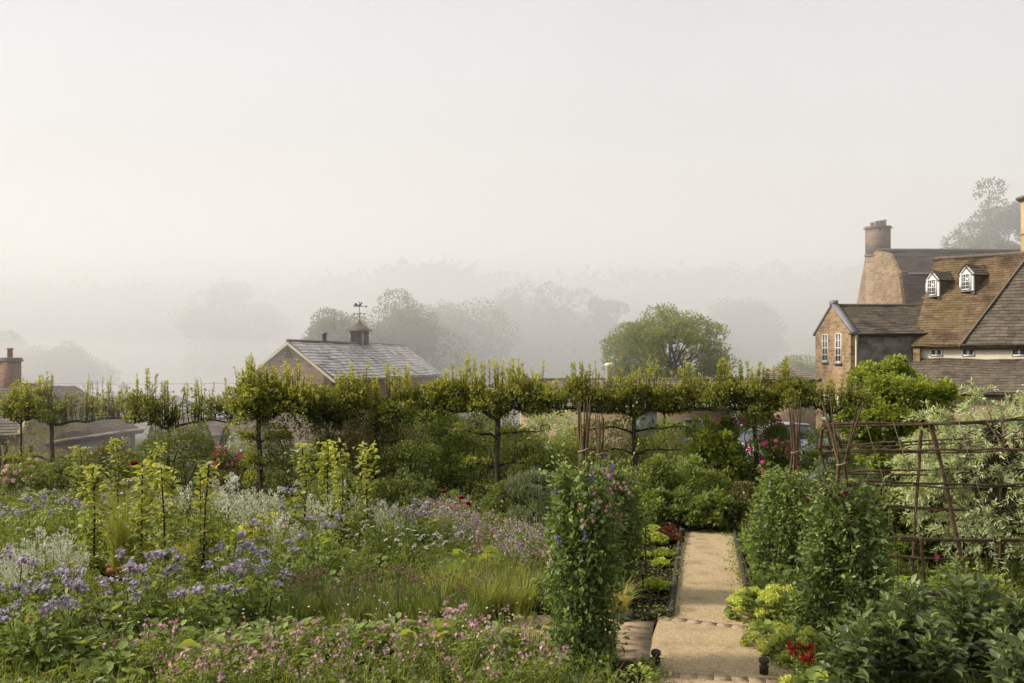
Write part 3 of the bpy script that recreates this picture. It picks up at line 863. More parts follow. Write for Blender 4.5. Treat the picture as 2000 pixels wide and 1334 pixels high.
# right chimney stack, cream rendered
k_ = (1991 - CX) / F
u_ = 4.2
for _ in range(40):
    p_ = ridge0 + e3 * u_
    u_ += (k_ * p_[1] + .36 - p_[0]) * .5
cc = ridge0 + e3 * u_ + np.array([.32, 0, 0]); zt = zat(392, cc[1])
mb = MB(); box(mb, [cc[0] + .1, cc[1], (zt + ridge0[2]) / 2 - .6], (1.0, .8, zt - ridge0[2] + 1.4)); box(mb, [cc[0] + .1, cc[1], zat(455, cc[1])], (1.08, .88, .1))
ch2 = hbuild(mb, 'chimney', 'tan_render')
mb = MB(); box(mb, [cc[0] + .1, cc[1], zt + .16], (1.3, 1.1, .14)); box(mb, [cc[0] + .1, cc[1], zt + .06], (1.16, .96, .1)); mb.build('cap', M['ridge_tile'], ch2)

# ------------------------------------------------------------------ grey hipped shed in front of the gable
def shed(name, label, x0, x1, y0, y1, zb, ze, zr, wmat, rmat, hip=1.2, seed=0, tile=(.18, .28), ov=.2):
    t = thing(name, label, 'building', ((x0 + x1) / 2, (y0 + y1) / 2, zb))
    L = np.array([(x0 + x1) / 2, (y0 + y1) / 2, zb])
    mb = MB(); box(mb, [0, 0, (ze - zb) / 2], (x1 - x0, y1 - y0, ze - zb)); mb.build('wall', M[wmat], t)
    mb = MB()
    ym_ = (y1 - y0) / 2 + ov; hw = (x1 - x0) / 2 + ov; zz = ze - zb
    d_ = np.array([0, ym_, zr - ze]); l_ = np.linalg.norm(d_)
    tiled(mb, [-hw, -ym_, zz], [1, 0, 0], d_, [(0, 0), (2 * hw, 0), (2 * hw - hip, l_), (hip, l_)], *tile, .02, seed)
    tiled(mb, [hw, ym_, zz], [-1, 0, 0], d_ * [1, -1, 1], [(0, 0), (2 * hw, 0), (2 * hw - hip, l_), (hip, l_)], *tile, .02, seed + 1)
    if hip > .05:
        d2 = np.array([hip, 0, zr - ze]); l2 = np.linalg.norm(d2)
        tiled(mb, [-hw, ym_, zz], [0, -1, 0], d2, [(0, 0), (2 * ym_, 0), (ym_, l2)], *tile, .02, seed + 2)
        tiled(mb, [hw, -ym_, zz], [0, 1, 0], d2 * [-1, 1, 1], [(0, 0), (2 * ym_, 0), (ym_, l2)], *tile, .02, seed + 3)
    else:
        for sx_ in (-1, 1):
            g = MB()
            xx = sx_ * (x1 - x0) / 2
            pts = [[xx, -ym_ + ov, zz - .02], [xx, ym_ - ov, zz - .02], [xx, 0, zz + (zr - ze) * .93]]
            wall(g, pts if sx_ > 0 else pts[::-1], .2)
            g.build('gable_wall', M[wmat], t)
    mb.build('roof', M[rmat], t)
    ridge_line(t, [-hw + hip, 0, zr - zb + .01], [hw - hip, 0, zr - zb + .01], .07)
    return t
shed('slate_shed', 'low grey shed with a hipped slate roof in front of the farmhouse gable', 10.6, 12.75, 38.2, 40.6, -1.6, zat(741, 38), zat(712, 39.4), 'lime_stone', 'wall_tile', 1.3, 31)

# long low stone outbuilding behind the pleached trees
lx0, lx1 = P(1018, 700, 31)[0], P(1510, 700, 31)[0]
lg = shed('long_outbuilding', 'long low stone outbuilding with a grey stone-tiled roof behind the pleached pears', lx0, lx1, 31.2, 36.6, -1.35, zat(795, 31), zat(742, 34), 'lime_stone', 'wall_tile', .0, 41, (.2, .3))
lo = np.array([(lx0 + lx1) / 2, 33.9, -1.35])
def onlong(px, py):
    return np.array([(px - CX) / F * 31.2, 31.2, zat(py, 31.2)]) - lo
f = window(lg, onlong(1362, 858), [1, 0, 0], .95, .72, [0, -1, 0], 3, 2, fr=.06, bar=.04)
mb = MB(); a = onlong(1256, 862); box(mb, a + [0, -.03, .75], (.92, .07, 1.55)); box(mb, a + [-.25, -.07, .75], (.015, .02, 1.45)); box(mb, a + [.0, -.07, .75], (.015, .02, 1.45)); box(mb, a + [.25, -.07, .75], (.015, .02, 1.45))
d = mb.build('door', M['paint_blue'], lg); mb = MB(); box(mb, a + [.33, -.085, .7], (.03, .05, .12)); mb.build('handle', M['iron'], d)
mb = MB(); box(mb, [0, -2.95, zat(795, 31) + 1.35 - .08], (lx1 - lx0 + .3, .1, .09)); lg_g = mb.build('gutter', M['wood_dark'], lg)
for dx in (-3.6, .6, 3.9):
    mb = MB(); tube(mb, [(dx, -2.78, -.3), (dx, -2.78, 2.45)], .045, 8); mb.build('downpipe', M['wood_dark'], lg)
mb = MB(); a = onlong(1450, 862); box(mb, a + [0, -.03, .75], (.9, .07, 1.5)); mb.build('door', M['paint_blue'], lg)
mb = MB(); a = P(1190, 735, 33.6) - lo; lathe(mb, [(.0, -.6), (.13, -.6), (.13, .35), (.18, .38), (.18, .46), (.1, .5), (0, .5)], a, 12); mb.build('flue_pot', M['cream_render'], lg, True)

# ------------------------------------------------------------------ barn with the cupola
r0 = np.array([-10.3, 42, zat(667, 42)]); r1 = np.array([-6.6, 56, zat(676, 56)])
r1[2] = r0[2] - .03
dv = unit((r1 - r0) * [1, 1, 0]); pv = np.array([dv[1], -dv[0], 0])      # pv points right, towards the viewer
bl = np.linalg.norm((r1 - r0)[:2]); sp = 2.16; ez = 1.9
barn = thing('barn', 'stone barn with a wet stone-tiled roof, its pale sheen painted on, and a louvred cupola in the mist', 'barn', (*r0[:2], -1.6))
bo = np.array([*r0[:2], -1.6])
def bb(mb, name, mat, parent=None, smooth=False):
    o = mb.build(name, M[mat], parent or barn, smooth)
    if parent is None: o.location = -bo
    return o
sl_ = np.array([*(-pv * sp)[:2], r0[2] - ez]); sll = np.linalg.norm(sl_)
er = np.array([*(r0 + pv * sp)[:2], ez])
kk = .1
mb = MB(); tiled(mb, er - sl_ * kk - dv * .12, dv, sl_, [(0, 0), (bl + .2, 0), (bl + .2, sll * (1 + kk)), (0, sll * (1 + kk))], .23, .42, .045, 51, .016)
bb(mb, 'roof', 'barn_tile_sheen')
el = np.array([*(r1 - pv * sp)[:2], ez]); sl2 = np.array([*(pv * sp)[:2], r0[2] - ez])
mb = MB(); tiled(mb, el - sl2 * kk + dv * .1, -dv, sl2, [(0, 0), (bl + .2, 0), (bl + .2, sll * (1 + kk)), (0, sll * (1 + kk))], .23, .42, .045, 52, .016)
bb(mb, 'roof', 'barn_tile_sheen')
ridge_line(barn, r0 - bo - dv * .1 + [0, 0, .02], r1 - bo + [0, 0, .02], .09)
mb = MB()
A_ = r0 - pv * sp; B_ = r0 + pv * sp
wall(mb, [[*A_[:2], -2.2], [*B_[:2], -2.2], [*B_[:2], ez], [*r0[:2], r0[2] - .08], [*A_[:2], ez]], .4, pv)
bb(mb, 'gable_wall', 'stone')
mb = MB(); A2 = r1 - pv * sp; B2 = r1 + pv * sp
wall(mb, [[*B2[:2], -4], [*A2[:2], -4], [*A2[:2], ez], [*r1[:2], r1[2] - .08], [*B2[:2], ez]], .4, pv); bb(mb, 'gable_wall', 'stone')
mb = MB(); wall(mb, [[*B_[:2], -4], [*B2[:2], -4], [*B2[:2], ez], [*B_[:2], ez]], .4); wall(mb, [[*A2[:2], -4], [*A_[:2], -4], [*A_[:2], ez], [*A2[:2], ez]], .4)
bb(mb, 'wall', 'stone')
# pale verge boards and black blocks painting the shade of little pigeon holes under the apex
mb = MB()
for sg in (-1, 1):
    a = r0 + pv * sg * (sp * 1.1) - dv * .14; a[2] = ez - .1 * (r0[2] - ez); b = r0 - dv * .14; b[2] = r0[2] - .02
    box_n = unit(b - a); nn = np.array([0, 0, .13])
    pts = [a - nn, b - nn, b, a] if sg < 0 else [b - nn, a - nn, a, b]
    wall(mb, pts, .05)
bb(mb, 'verge_board', 'cream_render')
mb = MB()
for row, n_ in enumerate((1, 2, 3)):
    for i in range(n_):
        c = r0 - dv * .0 + pv * (i - (n_ - 1) / 2) * .15
        c[2] = r0[2] - .42 - row * .14
        box(mb, c - dv * .01, (.085, .05, .10), math.atan2(pv[1], pv[0]))
bb(mb, 'pigeon_hole_shade', 'iron')
# cupola
rzb = math.atan2(dv[1], dv[0]); tc_ = 7.8
cb = r0 + dv * tc_; zc = zat(680, cb[1]) - .25
mb = MB()
box(mb, [*cb[:2], zc + .15], (.82, .82, .5), rzb)
cup = bb(mb, 'cupola', 'lead')
mb = MB()
zh = zat(646, cb[1])
for sx_ in (-1, 1):
    for sy_ in (-1, 1):
        p_ = cb + dv * .36 * sx_ + pv * .36 * sy_
        box(mb, [*p_[:2], (zc + .4 + zh) / 2], (.09, .09, zh - zc - .4), rzb)
mb.build('corner_post', M['lead'], cup)
mb = MB()
nl = 9
for i in range(nl):
    z_ = zc + .45 + (zh - zc - .5) * i / (nl - 1)
    box(mb, [*cb[:2], z_], (.70, .70, .055), rzb, top=.93)
box(mb, [*cb[:2], (zc + .4 + zh) / 2], (.62, .62, zh - zc - .4), rzb)
mb.build('louvre', M['wood_dark'], cup)
mb = MB(); zt = zat(628, cb[1]); hw = .55
ring = [(hw, zh - .02), (hw, zh + .03), (.36, zh + .16), (.2, zh + .30), (.09, zt - .05), (.05, zt + .03)]
def sq(rr, z): return [np.array([*(cb + dv * a * rr + pv * b * rr)[:2], z]) for a, b in ((-1, -1), (1, -1), (1, 1), (-1, 1))]
vv_ = np.array([p_ for rr, z in ring for p_ in sq(rr, z)])
fs = [[i * 4 + k, i * 4 + (k + 1) % 4, i * 4 + 4 + (k + 1) % 4, i * 4 + 4 + k] for i in range(len(ring) - 1) for k in range(4)]
mb.add(vv_, [f_[::-1] for f_ in fs]); mb.add(vv_[-4:], [[3, 2, 1, 0]]); mb.add(vv_[:4], [[0, 1, 2, 3]])
mb.build('cupola_roof', M['slate_grey'], cup)
mb = MB(); zv = zat(589, cb[1]); c2 = cb[:2]
tube(mb, [[*c2, zt], [*c2, zv]], .018, 6)
for a, z_ in ((0, .42), (PI / 2, .42)):
    dd = np.array([math.cos(a + .4), math.sin(a + .4), 0]) * .26
    tube(mb, [np.array([*c2, zt + z_]) - dd, np.array([*c2, zt + z_]) + dd], .013, 5)
    for s_ in (-1, 1): box(mb, np.array([*c2, zt + z_]) + dd * s_ * 1.1, (.07, .02, .08))
# the arrow and cockerel plate
zq = zt + .82
tube(mb, [[c2[0] - .34, c2[1], zq], [c2[0] + .34, c2[1], zq]], .014, 5)
mb.add([[c2[0] + .34, c2[1], zq + .07], [c2[0] + .34, c2[1], zq - .07], [c2[0] + .46, c2[1], zq]], [[0, 1, 2]])
cock = np.array([(-.30, .02), (-.26, .16), (-.18, .20), (-.10, .10), (.02, .09), (.08, .22), (.14, .24), (.17, .19), (.13, .15), (.10, .02)])
mb.add([[c2[0] + a, c2[1] - .008, zq + b] for a, b in cock], [list(range(len(cock)))]); mb.add([[c2[0] + a, c2[1] + .008, zq + b] for a, b in cock][::-1], [list(range(len(cock)))])
vane = mb.build('weathervane', M['iron'], cup)
mb = MB(); lathe(mb, [(0, -.08), (.055, -.055), (.08, 0), (.055, .055), (0, .08)], (*c2, zt + .1), 12); mb.build('ball', M['gold'], vane, True)
pp = r0 + dv * 3.6; mb = MB(); lathe(mb, [(.11, -.3), (.11, .36), (.2, .36), (.2, .40), (.03, .50), (0, .5)], (*pp[:2], zat(667, pp[1])), 10); bb(mb, 'flue', 'lead')

# ------------------------------------------------------------------ buildings low on the left
# chimneyed cottage
ct = thing('chimney_cottage', 'slate-roofed cottage with a red brick chimney at the left edge', 'house', (-19, 31.5, -1.8))
co = np.array([-19, 31.5, -1.8])
def cbuild(mb, name, mat, parent=None, smooth=False):
    o = mb.build(name, M[mat], parent or ct, smooth)
    if parent is None: o.location = -co
    return o
rx = -15.75; ez_ = zat(851, 29); rz_ = zat(748, 32)
d_ = np.array([0, 3.0, rz_ - ez_]); l_ = np.linalg.norm(d_)
mb = MB(); tiled(mb, [-30, 29, ez_], [1, 0, 0], d_, [(0, 0), (30 + rx, 0), (30 + rx - .75, l_), (0, l_)], .18, .28, .022, 61); cbuild(mb, 'roof', 'slate_grey')
mb = MB(); tiled(mb, [rx - .75, 35, ez_], [-1, 0, 0], d_ * [1, -1, 1], [(0, 0), (29.2 + rx, 0), (29.2 + rx, l_), (0, l_)], .25, .4, .02, 62); cbuild(mb, 'roof', 'slate_grey')
mb = MB(); wall(mb, [[-30, 29.3, -2], [rx - .15, 29.3, -2], [rx - .15, 29.3, ez_ + .1], [-30, 29.3, ez_ + .1]], .3); wall(mb, [[rx - .5, 29.3, -2], [rx - .5, 34.8, -2], [rx - .5, 34.8, ez_], [rx - .9, 32, rz_ - .1], [rx - .5, 29.3, ez_ + .1]], .3); cbuild(mb, 'wall', 'lime_stone')
mb = MB(); a = np.array([rx, 28.95, ez_ + .03]); b = np.array([rx - .72, 32, rz_ + .05])
v = np.array([a, a + [.25, 0, 0], b + [.25, 0, 0], b]); v = np.concatenate([v, v + [0, 0, .05]]); mb.add(v, [[3, 2, 1, 0], [4, 5, 6, 7], [0, 1, 5, 4], [1, 2, 6, 5], [2, 3, 7, 6], [3, 0, 4, 7]])
cbuild(mb, 'coping', 'lime_stone')
c0 = P(19.5, 740, 32); z1 = zat(706, 32)
mb = MB(); box(mb, [c0[0], 32, (z1 + rz_) / 2 - .35], (.50, .56, z1 - rz_ + .7)); chim = cbuild(mb, 'chimney', 'red_brick')
mb = MB(); box(mb, [c0[0], 32, z1 + .03], (.60, .66, .08)); box(mb, [c0[0], 32, z1 + .10], (.55, .61, .07)); mb.build('cap', M['ridge_tile'], chim)
mb = MB(); lathe(mb, [(0, 0), (.09, 0), (.085, .26), (.11, .28), (.11, .33), (.06, .33), (0, .25)], (c0[0], 32, z1 + .14), 12); mb.build('chimney_pot', M['terracotta'], chim, True)

# brown roofed garage range with pale blue doors, running away from the viewer
gr0 = np.array([-16.6, 31, -.16]); gr1 = np.array([-15.5, 38, -.16])
gd = unit((gr1 - gr0)); gp = np.array([-gd[1], gd[0], 0])                # to the ridge (left)
gar = thing('garage_range', 'low brown-tiled garage range with pale blue doors at the left', 'building', (*gr0[:2], -2))
go = np.array([*gr0[:2], -2])
def gbuild(mb, name, mat, parent=None):
    o = mb.build(name, M[mat], parent or gar)
    if parent is None: o.location = -go
    return o
gl = np.linalg.norm(gr1 - gr0)
d_ = gp * 3 + Z3 * 1.75; l_ = np.linalg.norm(d_)
mb = MB(); tiled(mb, gr0 - gd * .6 - d_ * .06, gd, d_, [(0, 0), (gl + .6, 0), (gl + .6, l_ * 1.06), (0, l_ * 1.06)], .17, .24, .02, 71); gbuild(mb, 'roof', 'brown_tile')
d2 = -gp * 3 + Z3 * 1.75
mb = MB(); tiled(mb, gr1 + gp * 6, -gd, d2, [(0, 0), (gl + .6, 0), (gl + .6, l_), (0, l_)], .3, .4, .02, 72); gbuild(mb, 'roof', 'brown_tile')
mb = MB(); wf = gr0 + gp * .25
wall(mb, [[*(wf - gd * .5)[:2], -2.8], [*(wf + gd * gl)[:2], -2.8], [*(wf + gd * gl)[:2], -.1], [*(wf - gd * .5)[:2], -.1]], .3)
g1 = wf + gd * gl; g2 = g1 + gp * 5.5; wall(mb, [[*g1[:2], -2.8], [*g2[:2], -2.8], [*g2[:2], -.1], [*(g1 + gp * 2.75)[:2], 1.5], [*g1[:2], -.1]], .3); gbuild(mb, 'wall', 'lime_stone')
mb = MB(); box(mb, gr0 + gd * gl / 2 - gp * .06 + [0, 0, -.05], (gl + .5, .1, .09), math.atan2(gd[1], gd[0])); gbuild(mb, 'gutter', 'cream_render')
for t0, t1 in ((.3, 2.3), (2.9, 5.3)):
    mb = MB(); c = wf + gd * (t0 + t1) / 2 - gp * .02; c[2] = -1.25
    box(mb, c, (t1 - t0, .07, 1.9), math.atan2(gd[1], gd[0]))
    for q_ in np.linspace(t0, t1, 7)[1:-1]:
        c = wf + gd * q_ - gp * .06; c[2] = -1.25; box(mb, c, (.02, .03, 1.8), math.atan2(gd[1], gd[0]))
    gbuild(mb, 'garage_door', 'paint_blue')
cwin = wf + gd * 6.3; f = window(gar, [cwin[0], cwin[1], -1.2], -gd * -1, .55, .75, -gp, 3, 1, mat='paint_blue', sill=False, bar=.03); f.location = -go

# far outbuilding with a coped gable between the left trees
shed('coped_outbuilding', 'pinkish stone outbuilding with pale coping half hidden behind the left pears', -14.2, -10.9, 36.5, 41, -2.4, zat(850, 36.5), zat(818, 38.5), 'red_brick' if False else 'stone', 'brown_tile', .0, 81)
# misty cottage whose chimneys just clear the trees
mc = shed('misty_cottage', 'far cottage in the mist with three little chimneys above the left pears', -29.5, -22.5, 58, 64, -5, zat(795, 58), zat(775, 61), 'lime_stone', 'brown_tile', .0, 91, (.35, .5))
mo = np.array([-26, 61, -5])
for px, py in ((209, 776), (222, 776), (241, 757)):
    a = P(px, py, 61) - mo; mb = MB(); box(mb, a - [0, 0, .5], (.38, .5, 1.3)); box(mb, a + [0, 0, .12], (.46, .58, .1)); c_ = mb.build('chimney', M['lime_stone'], mc)
    mb = MB(); lathe(mb, [(0, 0), (.1, 0), (.08, .22), (0, .22)], a + [0, 0, .17], 8); mb.build('chimney_pot', M['terracotta'], c_)

# overhead wire across the valley
mb = MB(); a, b = P(-250, 741, 56), P(560, 747, 60)
t = np.linspace(0, 1, 24)[:, None]; pts = a + (b - a) * t; pts[:, 2] -= 4 * .18 * (t * (1 - t))[:, 0]
tube(mb, pts, .014, 5)
wire = tag(mb.build('overhead_wire', M['iron']), 'thin overhead wire strung across the misty valley', 'wire')
mb = MB(); c = P(323, 745, 58.5); lathe(mb, [(0, -.12), (.05, -.1), (.07, 0), (.04, .1), (0, .13)], c + [0, 0, -.05], 8); mb.build('insulator', M['iron'], wire)

# post and rail fence at far left
fe = thing('rail_fence', 'short grey post and rail fence at the left edge behind the pale roses', 'fence', G(10, 935) + [0, 0, -.2])
fo = G(10, 935) + [0, 0, -.2]
for px in (-40, 9, 58):
    p_ = P(px, 900, fo[1]) - fo; mb = MB(); box(mb, [p_[0], 0, .55], (.12, .1, 1.2)); mb.build('post', M['stake'], fe)
for z_ in (.45, .8):
    mb = MB(); box(mb, [-.1, -.08, z_], (2.2, .05, .12)); mb.build('rail', M['stake'], fe)

# parked car glimpsed between the roses and the cane tower
car = thing('parked_car', 'pale silver car parked behind the pink roses, mostly hidden', 'car', P(1528, 868, 30.0) * [1, 1, 0] + [0, 0, -.86], .5)
def loft(mb, sect):
    n = len(sect[0]); V = np.array([p_ for s_ in sect for p_ in s_])
    k = np.arange(n); kn = (k + 1) % n
    fs = np.concatenate([np.stack([i * n + k, i * n + kn, (i + 1) * n + kn, (i + 1) * n + k], 1) for i in range(len(sect) - 1)])
    mb.add(V, fs); mb.add(V[:n], [list(range(n))[::-1]]); mb.add(V[-n:], [list(range(n))])
def csec(x, w_, z0, z1, b=.12):
    w_ /= 2
    return [(x, -w_ + b, z0), (x, w_ - b, z0), (x, w_, z0 + b), (x, w_, z1 - b), (x, w_ - b, z1), (x, -w_ + b, z1), (x, -w_, z1 - b), (x, -w_, z0 + b)]
mb = MB(); loft(mb, [csec(-2.1, 1.4, .35, .75), csec(-2.0, 1.65, .25, .92), csec(-1.0, 1.75, .22, 1.0), csec(1.2, 1.75, .22, .98), csec(1.95, 1.62, .25, .80), csec(2.1, 1.35, .35, .65)]); mb.build('body', M['car_paint'], car, True)
mb = MB(); loft(mb, [csec(-1.85, 1.45, .85, .98, .04), csec(-1.2, 1.3, .9, 1.45, .1), csec(-.2, 1.3, .9, 1.5, .1), csec(.5, 1.28, .9, 1.45, .1), csec(1.25, 1.45, .85, .98, .04)]); mb.build('cabin_glass', M['glass'], car, True)
mb = MB(); loft(mb, [csec(-1.3, 1.25, 1.40, 1.47, .03), csec(-.2, 1.28, 1.44, 1.53, .03), csec(.6, 1.22, 1.40, 1.47, .03)]); mb.build('roof', M['car_paint'], car, True)
for sx_ in (-1.25, 1.3):
    for sy_ in (-.8, .8):
        mb = MB(); pr = np.array([(.0, -.1), (.28, -.1), (.32, -.05), (.32, .05), (.28, .1), (0, .1)]); lathe(mb, pr, sides=18)
        o = mb.build('wheel', M['tyre'], car, True, (sx_, sy_, .32)); o.rotation_euler = (PI / 2, 0, 0)
# ------------------------------------------------------------------ trees
def clump_leaves(mb, centres, cr, n, L, W, rng, T=T_RH, up=.35, rb=0.0, flat=.6, shell=(.35, 1.0), sq=.75):
    """n leaves shared out over leaf clumps round the given centres."""
    k = rng.integers(0, len(centres), n)
    cr = np.broadcast_to(np.asarray(cr, float), (len(centres),))
    off = dirs(n, rng, -.75)
    rad = rng.uniform(shell[0], shell[1], n) ** .6
    pos = centres[k] + off * (cr[k] * rad)[:, None] * np.array([1, 1, sq])
    d = off + rng.normal(size=(n, 3)) * .55 + np.array([0, 0, up])
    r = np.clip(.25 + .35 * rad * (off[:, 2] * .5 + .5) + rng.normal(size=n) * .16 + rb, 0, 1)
    leaves(mb, pos, d, rng.uniform(.7, 1.25, n) * L, rng.uniform(.7, 1.25, n) * W, T, r, rng, flat)

def limb(mb, a, b, r0, r1, rng, wob=.06, n=7, sides=6):
    a, b = np.array(a, float), np.array(b, float)
    t = np.linspace(0, 1, n)[:, None]
    pts = a + (b - a) * t
    pts[1:-1] += rng.normal(size=(n - 2, 3)) * wob * np.linalg.norm(b - a)
    tube(mb, pts, np.linspace(r0, r1, n), sides, rng.uniform(.2, .8))
    return pts

def broad_tree(name, label, loc, hgt, wid, trunk_h, nl, L, mat, seed, group=None, ncl=46, cr=.17, cat='tree', sq=1.0, low=-.35, rr0=.42):
    rng = np.random.default_rng(seed)
    t = thing(name, label, cat, loc, group=group)
    ch = (hgt - trunk_h) / 2; cz = trunk_h + ch; rx = wid / 2
    d = dirs(ncl, rng, low)
    rr = rng.uniform(rr0, .97, ncl) ** .7
    lump = 1 + .22 * np.sin(3.1 * np.arctan2(d[:, 1], d[:, 0]) + seed) * np.cos(2.3 * d[:, 2] + seed)
    cs = d * (rr * lump)[:, None] * np.array([rx, rx * .9, ch * .92]) + np.array([0, 0, cz])
    mb = MB()
    tr = limb(mb, (0, 0, -.6), (rng.normal() * .1, 0, cz * .95), hgt * .032, hgt * .014, rng, .012, 8, 9)
    for i in range(0, ncl, 2):
        h0 = rng.uniform(.45, .95)
        a = tr[0] + (tr[-1] - tr[0]) * h0
        limb(mb, a, cs[i], hgt * .010, hgt * .002, rng, .05, 6, 5)
    mb.build('trunk', M['bark'], t, True)
    mb = MB()
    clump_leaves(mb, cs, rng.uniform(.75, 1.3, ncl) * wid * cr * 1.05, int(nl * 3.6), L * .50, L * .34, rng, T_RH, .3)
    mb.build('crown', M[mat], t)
    return t

g0 = lambda x, y: float(ground_z(x, y))
def tree_at(px, top, Y, wpx, label, nl, L, mat, seed, group=None, name='broadleaf_tree', trunk=.22, ncl=46, cr=.17, low=-.35, rr0=.42):
    x = (px - CX) / F * Y
    gz = g0(x, Y)
    return broad_tree(name, label, (x, Y, gz), zat(top, Y) - gz, wpx / F * Y, (zat(top, Y) - gz) * trunk, nl, L, mat, seed, group, ncl, cr, low=low, rr0=rr0)

tree_at(1312, 599, 51, 240, 'round green walnut tree standing behind the long stone outbuilding', 8500, .27, 'tree_leaf', 3, name='walnut_tree', trunk=.22, ncl=105, cr=.092, low=-.6, rr0=.55)
tree_at(1975, 368, 66, 250, 'tall loose tree rising behind the farmhouse roofs', 12000, .34, 'far_leaf', 4, trunk=.2, ncl=90, cr=.10, low=-.8, rr0=.55)
FT = 'misty trees beyond the barn'
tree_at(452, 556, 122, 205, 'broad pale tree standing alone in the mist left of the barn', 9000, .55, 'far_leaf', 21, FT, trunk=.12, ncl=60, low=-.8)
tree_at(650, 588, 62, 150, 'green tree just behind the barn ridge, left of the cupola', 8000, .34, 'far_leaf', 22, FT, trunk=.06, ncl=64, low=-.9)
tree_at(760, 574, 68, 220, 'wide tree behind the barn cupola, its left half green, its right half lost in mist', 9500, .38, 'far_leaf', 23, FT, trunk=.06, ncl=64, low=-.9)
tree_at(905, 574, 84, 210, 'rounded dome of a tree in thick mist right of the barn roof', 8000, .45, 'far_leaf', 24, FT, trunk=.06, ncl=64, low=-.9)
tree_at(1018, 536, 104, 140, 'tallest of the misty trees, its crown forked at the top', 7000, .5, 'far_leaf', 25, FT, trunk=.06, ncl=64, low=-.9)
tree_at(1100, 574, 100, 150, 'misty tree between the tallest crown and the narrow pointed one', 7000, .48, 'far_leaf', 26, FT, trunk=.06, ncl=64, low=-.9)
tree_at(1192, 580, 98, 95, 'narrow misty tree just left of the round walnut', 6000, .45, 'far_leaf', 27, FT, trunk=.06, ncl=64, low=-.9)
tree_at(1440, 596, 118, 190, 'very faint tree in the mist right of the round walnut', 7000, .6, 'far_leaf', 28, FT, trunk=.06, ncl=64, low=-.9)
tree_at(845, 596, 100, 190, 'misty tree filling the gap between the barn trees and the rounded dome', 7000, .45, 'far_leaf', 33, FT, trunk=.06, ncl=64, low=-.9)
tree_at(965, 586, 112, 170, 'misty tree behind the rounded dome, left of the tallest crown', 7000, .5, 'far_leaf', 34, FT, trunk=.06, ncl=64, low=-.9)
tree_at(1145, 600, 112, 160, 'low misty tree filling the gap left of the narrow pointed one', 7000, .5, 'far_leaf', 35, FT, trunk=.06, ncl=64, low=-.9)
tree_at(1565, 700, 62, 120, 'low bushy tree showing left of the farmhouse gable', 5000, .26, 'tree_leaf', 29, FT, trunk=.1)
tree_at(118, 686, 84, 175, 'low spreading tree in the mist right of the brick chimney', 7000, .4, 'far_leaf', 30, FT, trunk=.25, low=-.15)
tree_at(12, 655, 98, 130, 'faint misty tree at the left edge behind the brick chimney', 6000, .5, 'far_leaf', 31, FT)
# the wooded ridge across the valley, one soft mass
rng = np.random.default_rng(77)
mb = MB()
cs = []
for i in range(330):
    x = rng.uniform(-135, 100); y = 182 + rng.normal() * 12 + .1 * abs(x)
    cs.append([x, y, g0(x, y) + rng.uniform(4, 13) + 5 * math.exp(-((x + 12) / 22) ** 2)])
clump_leaves(mb, np.array(cs), rng.uniform(3.5, 6.5, len(cs)), 26000, 1.7, 1.2, rng)
tag(mb.build('distant_woods', M['far_leaf']), 'faint wooded ridge fading into the mist', 'woods', kind='stuff')

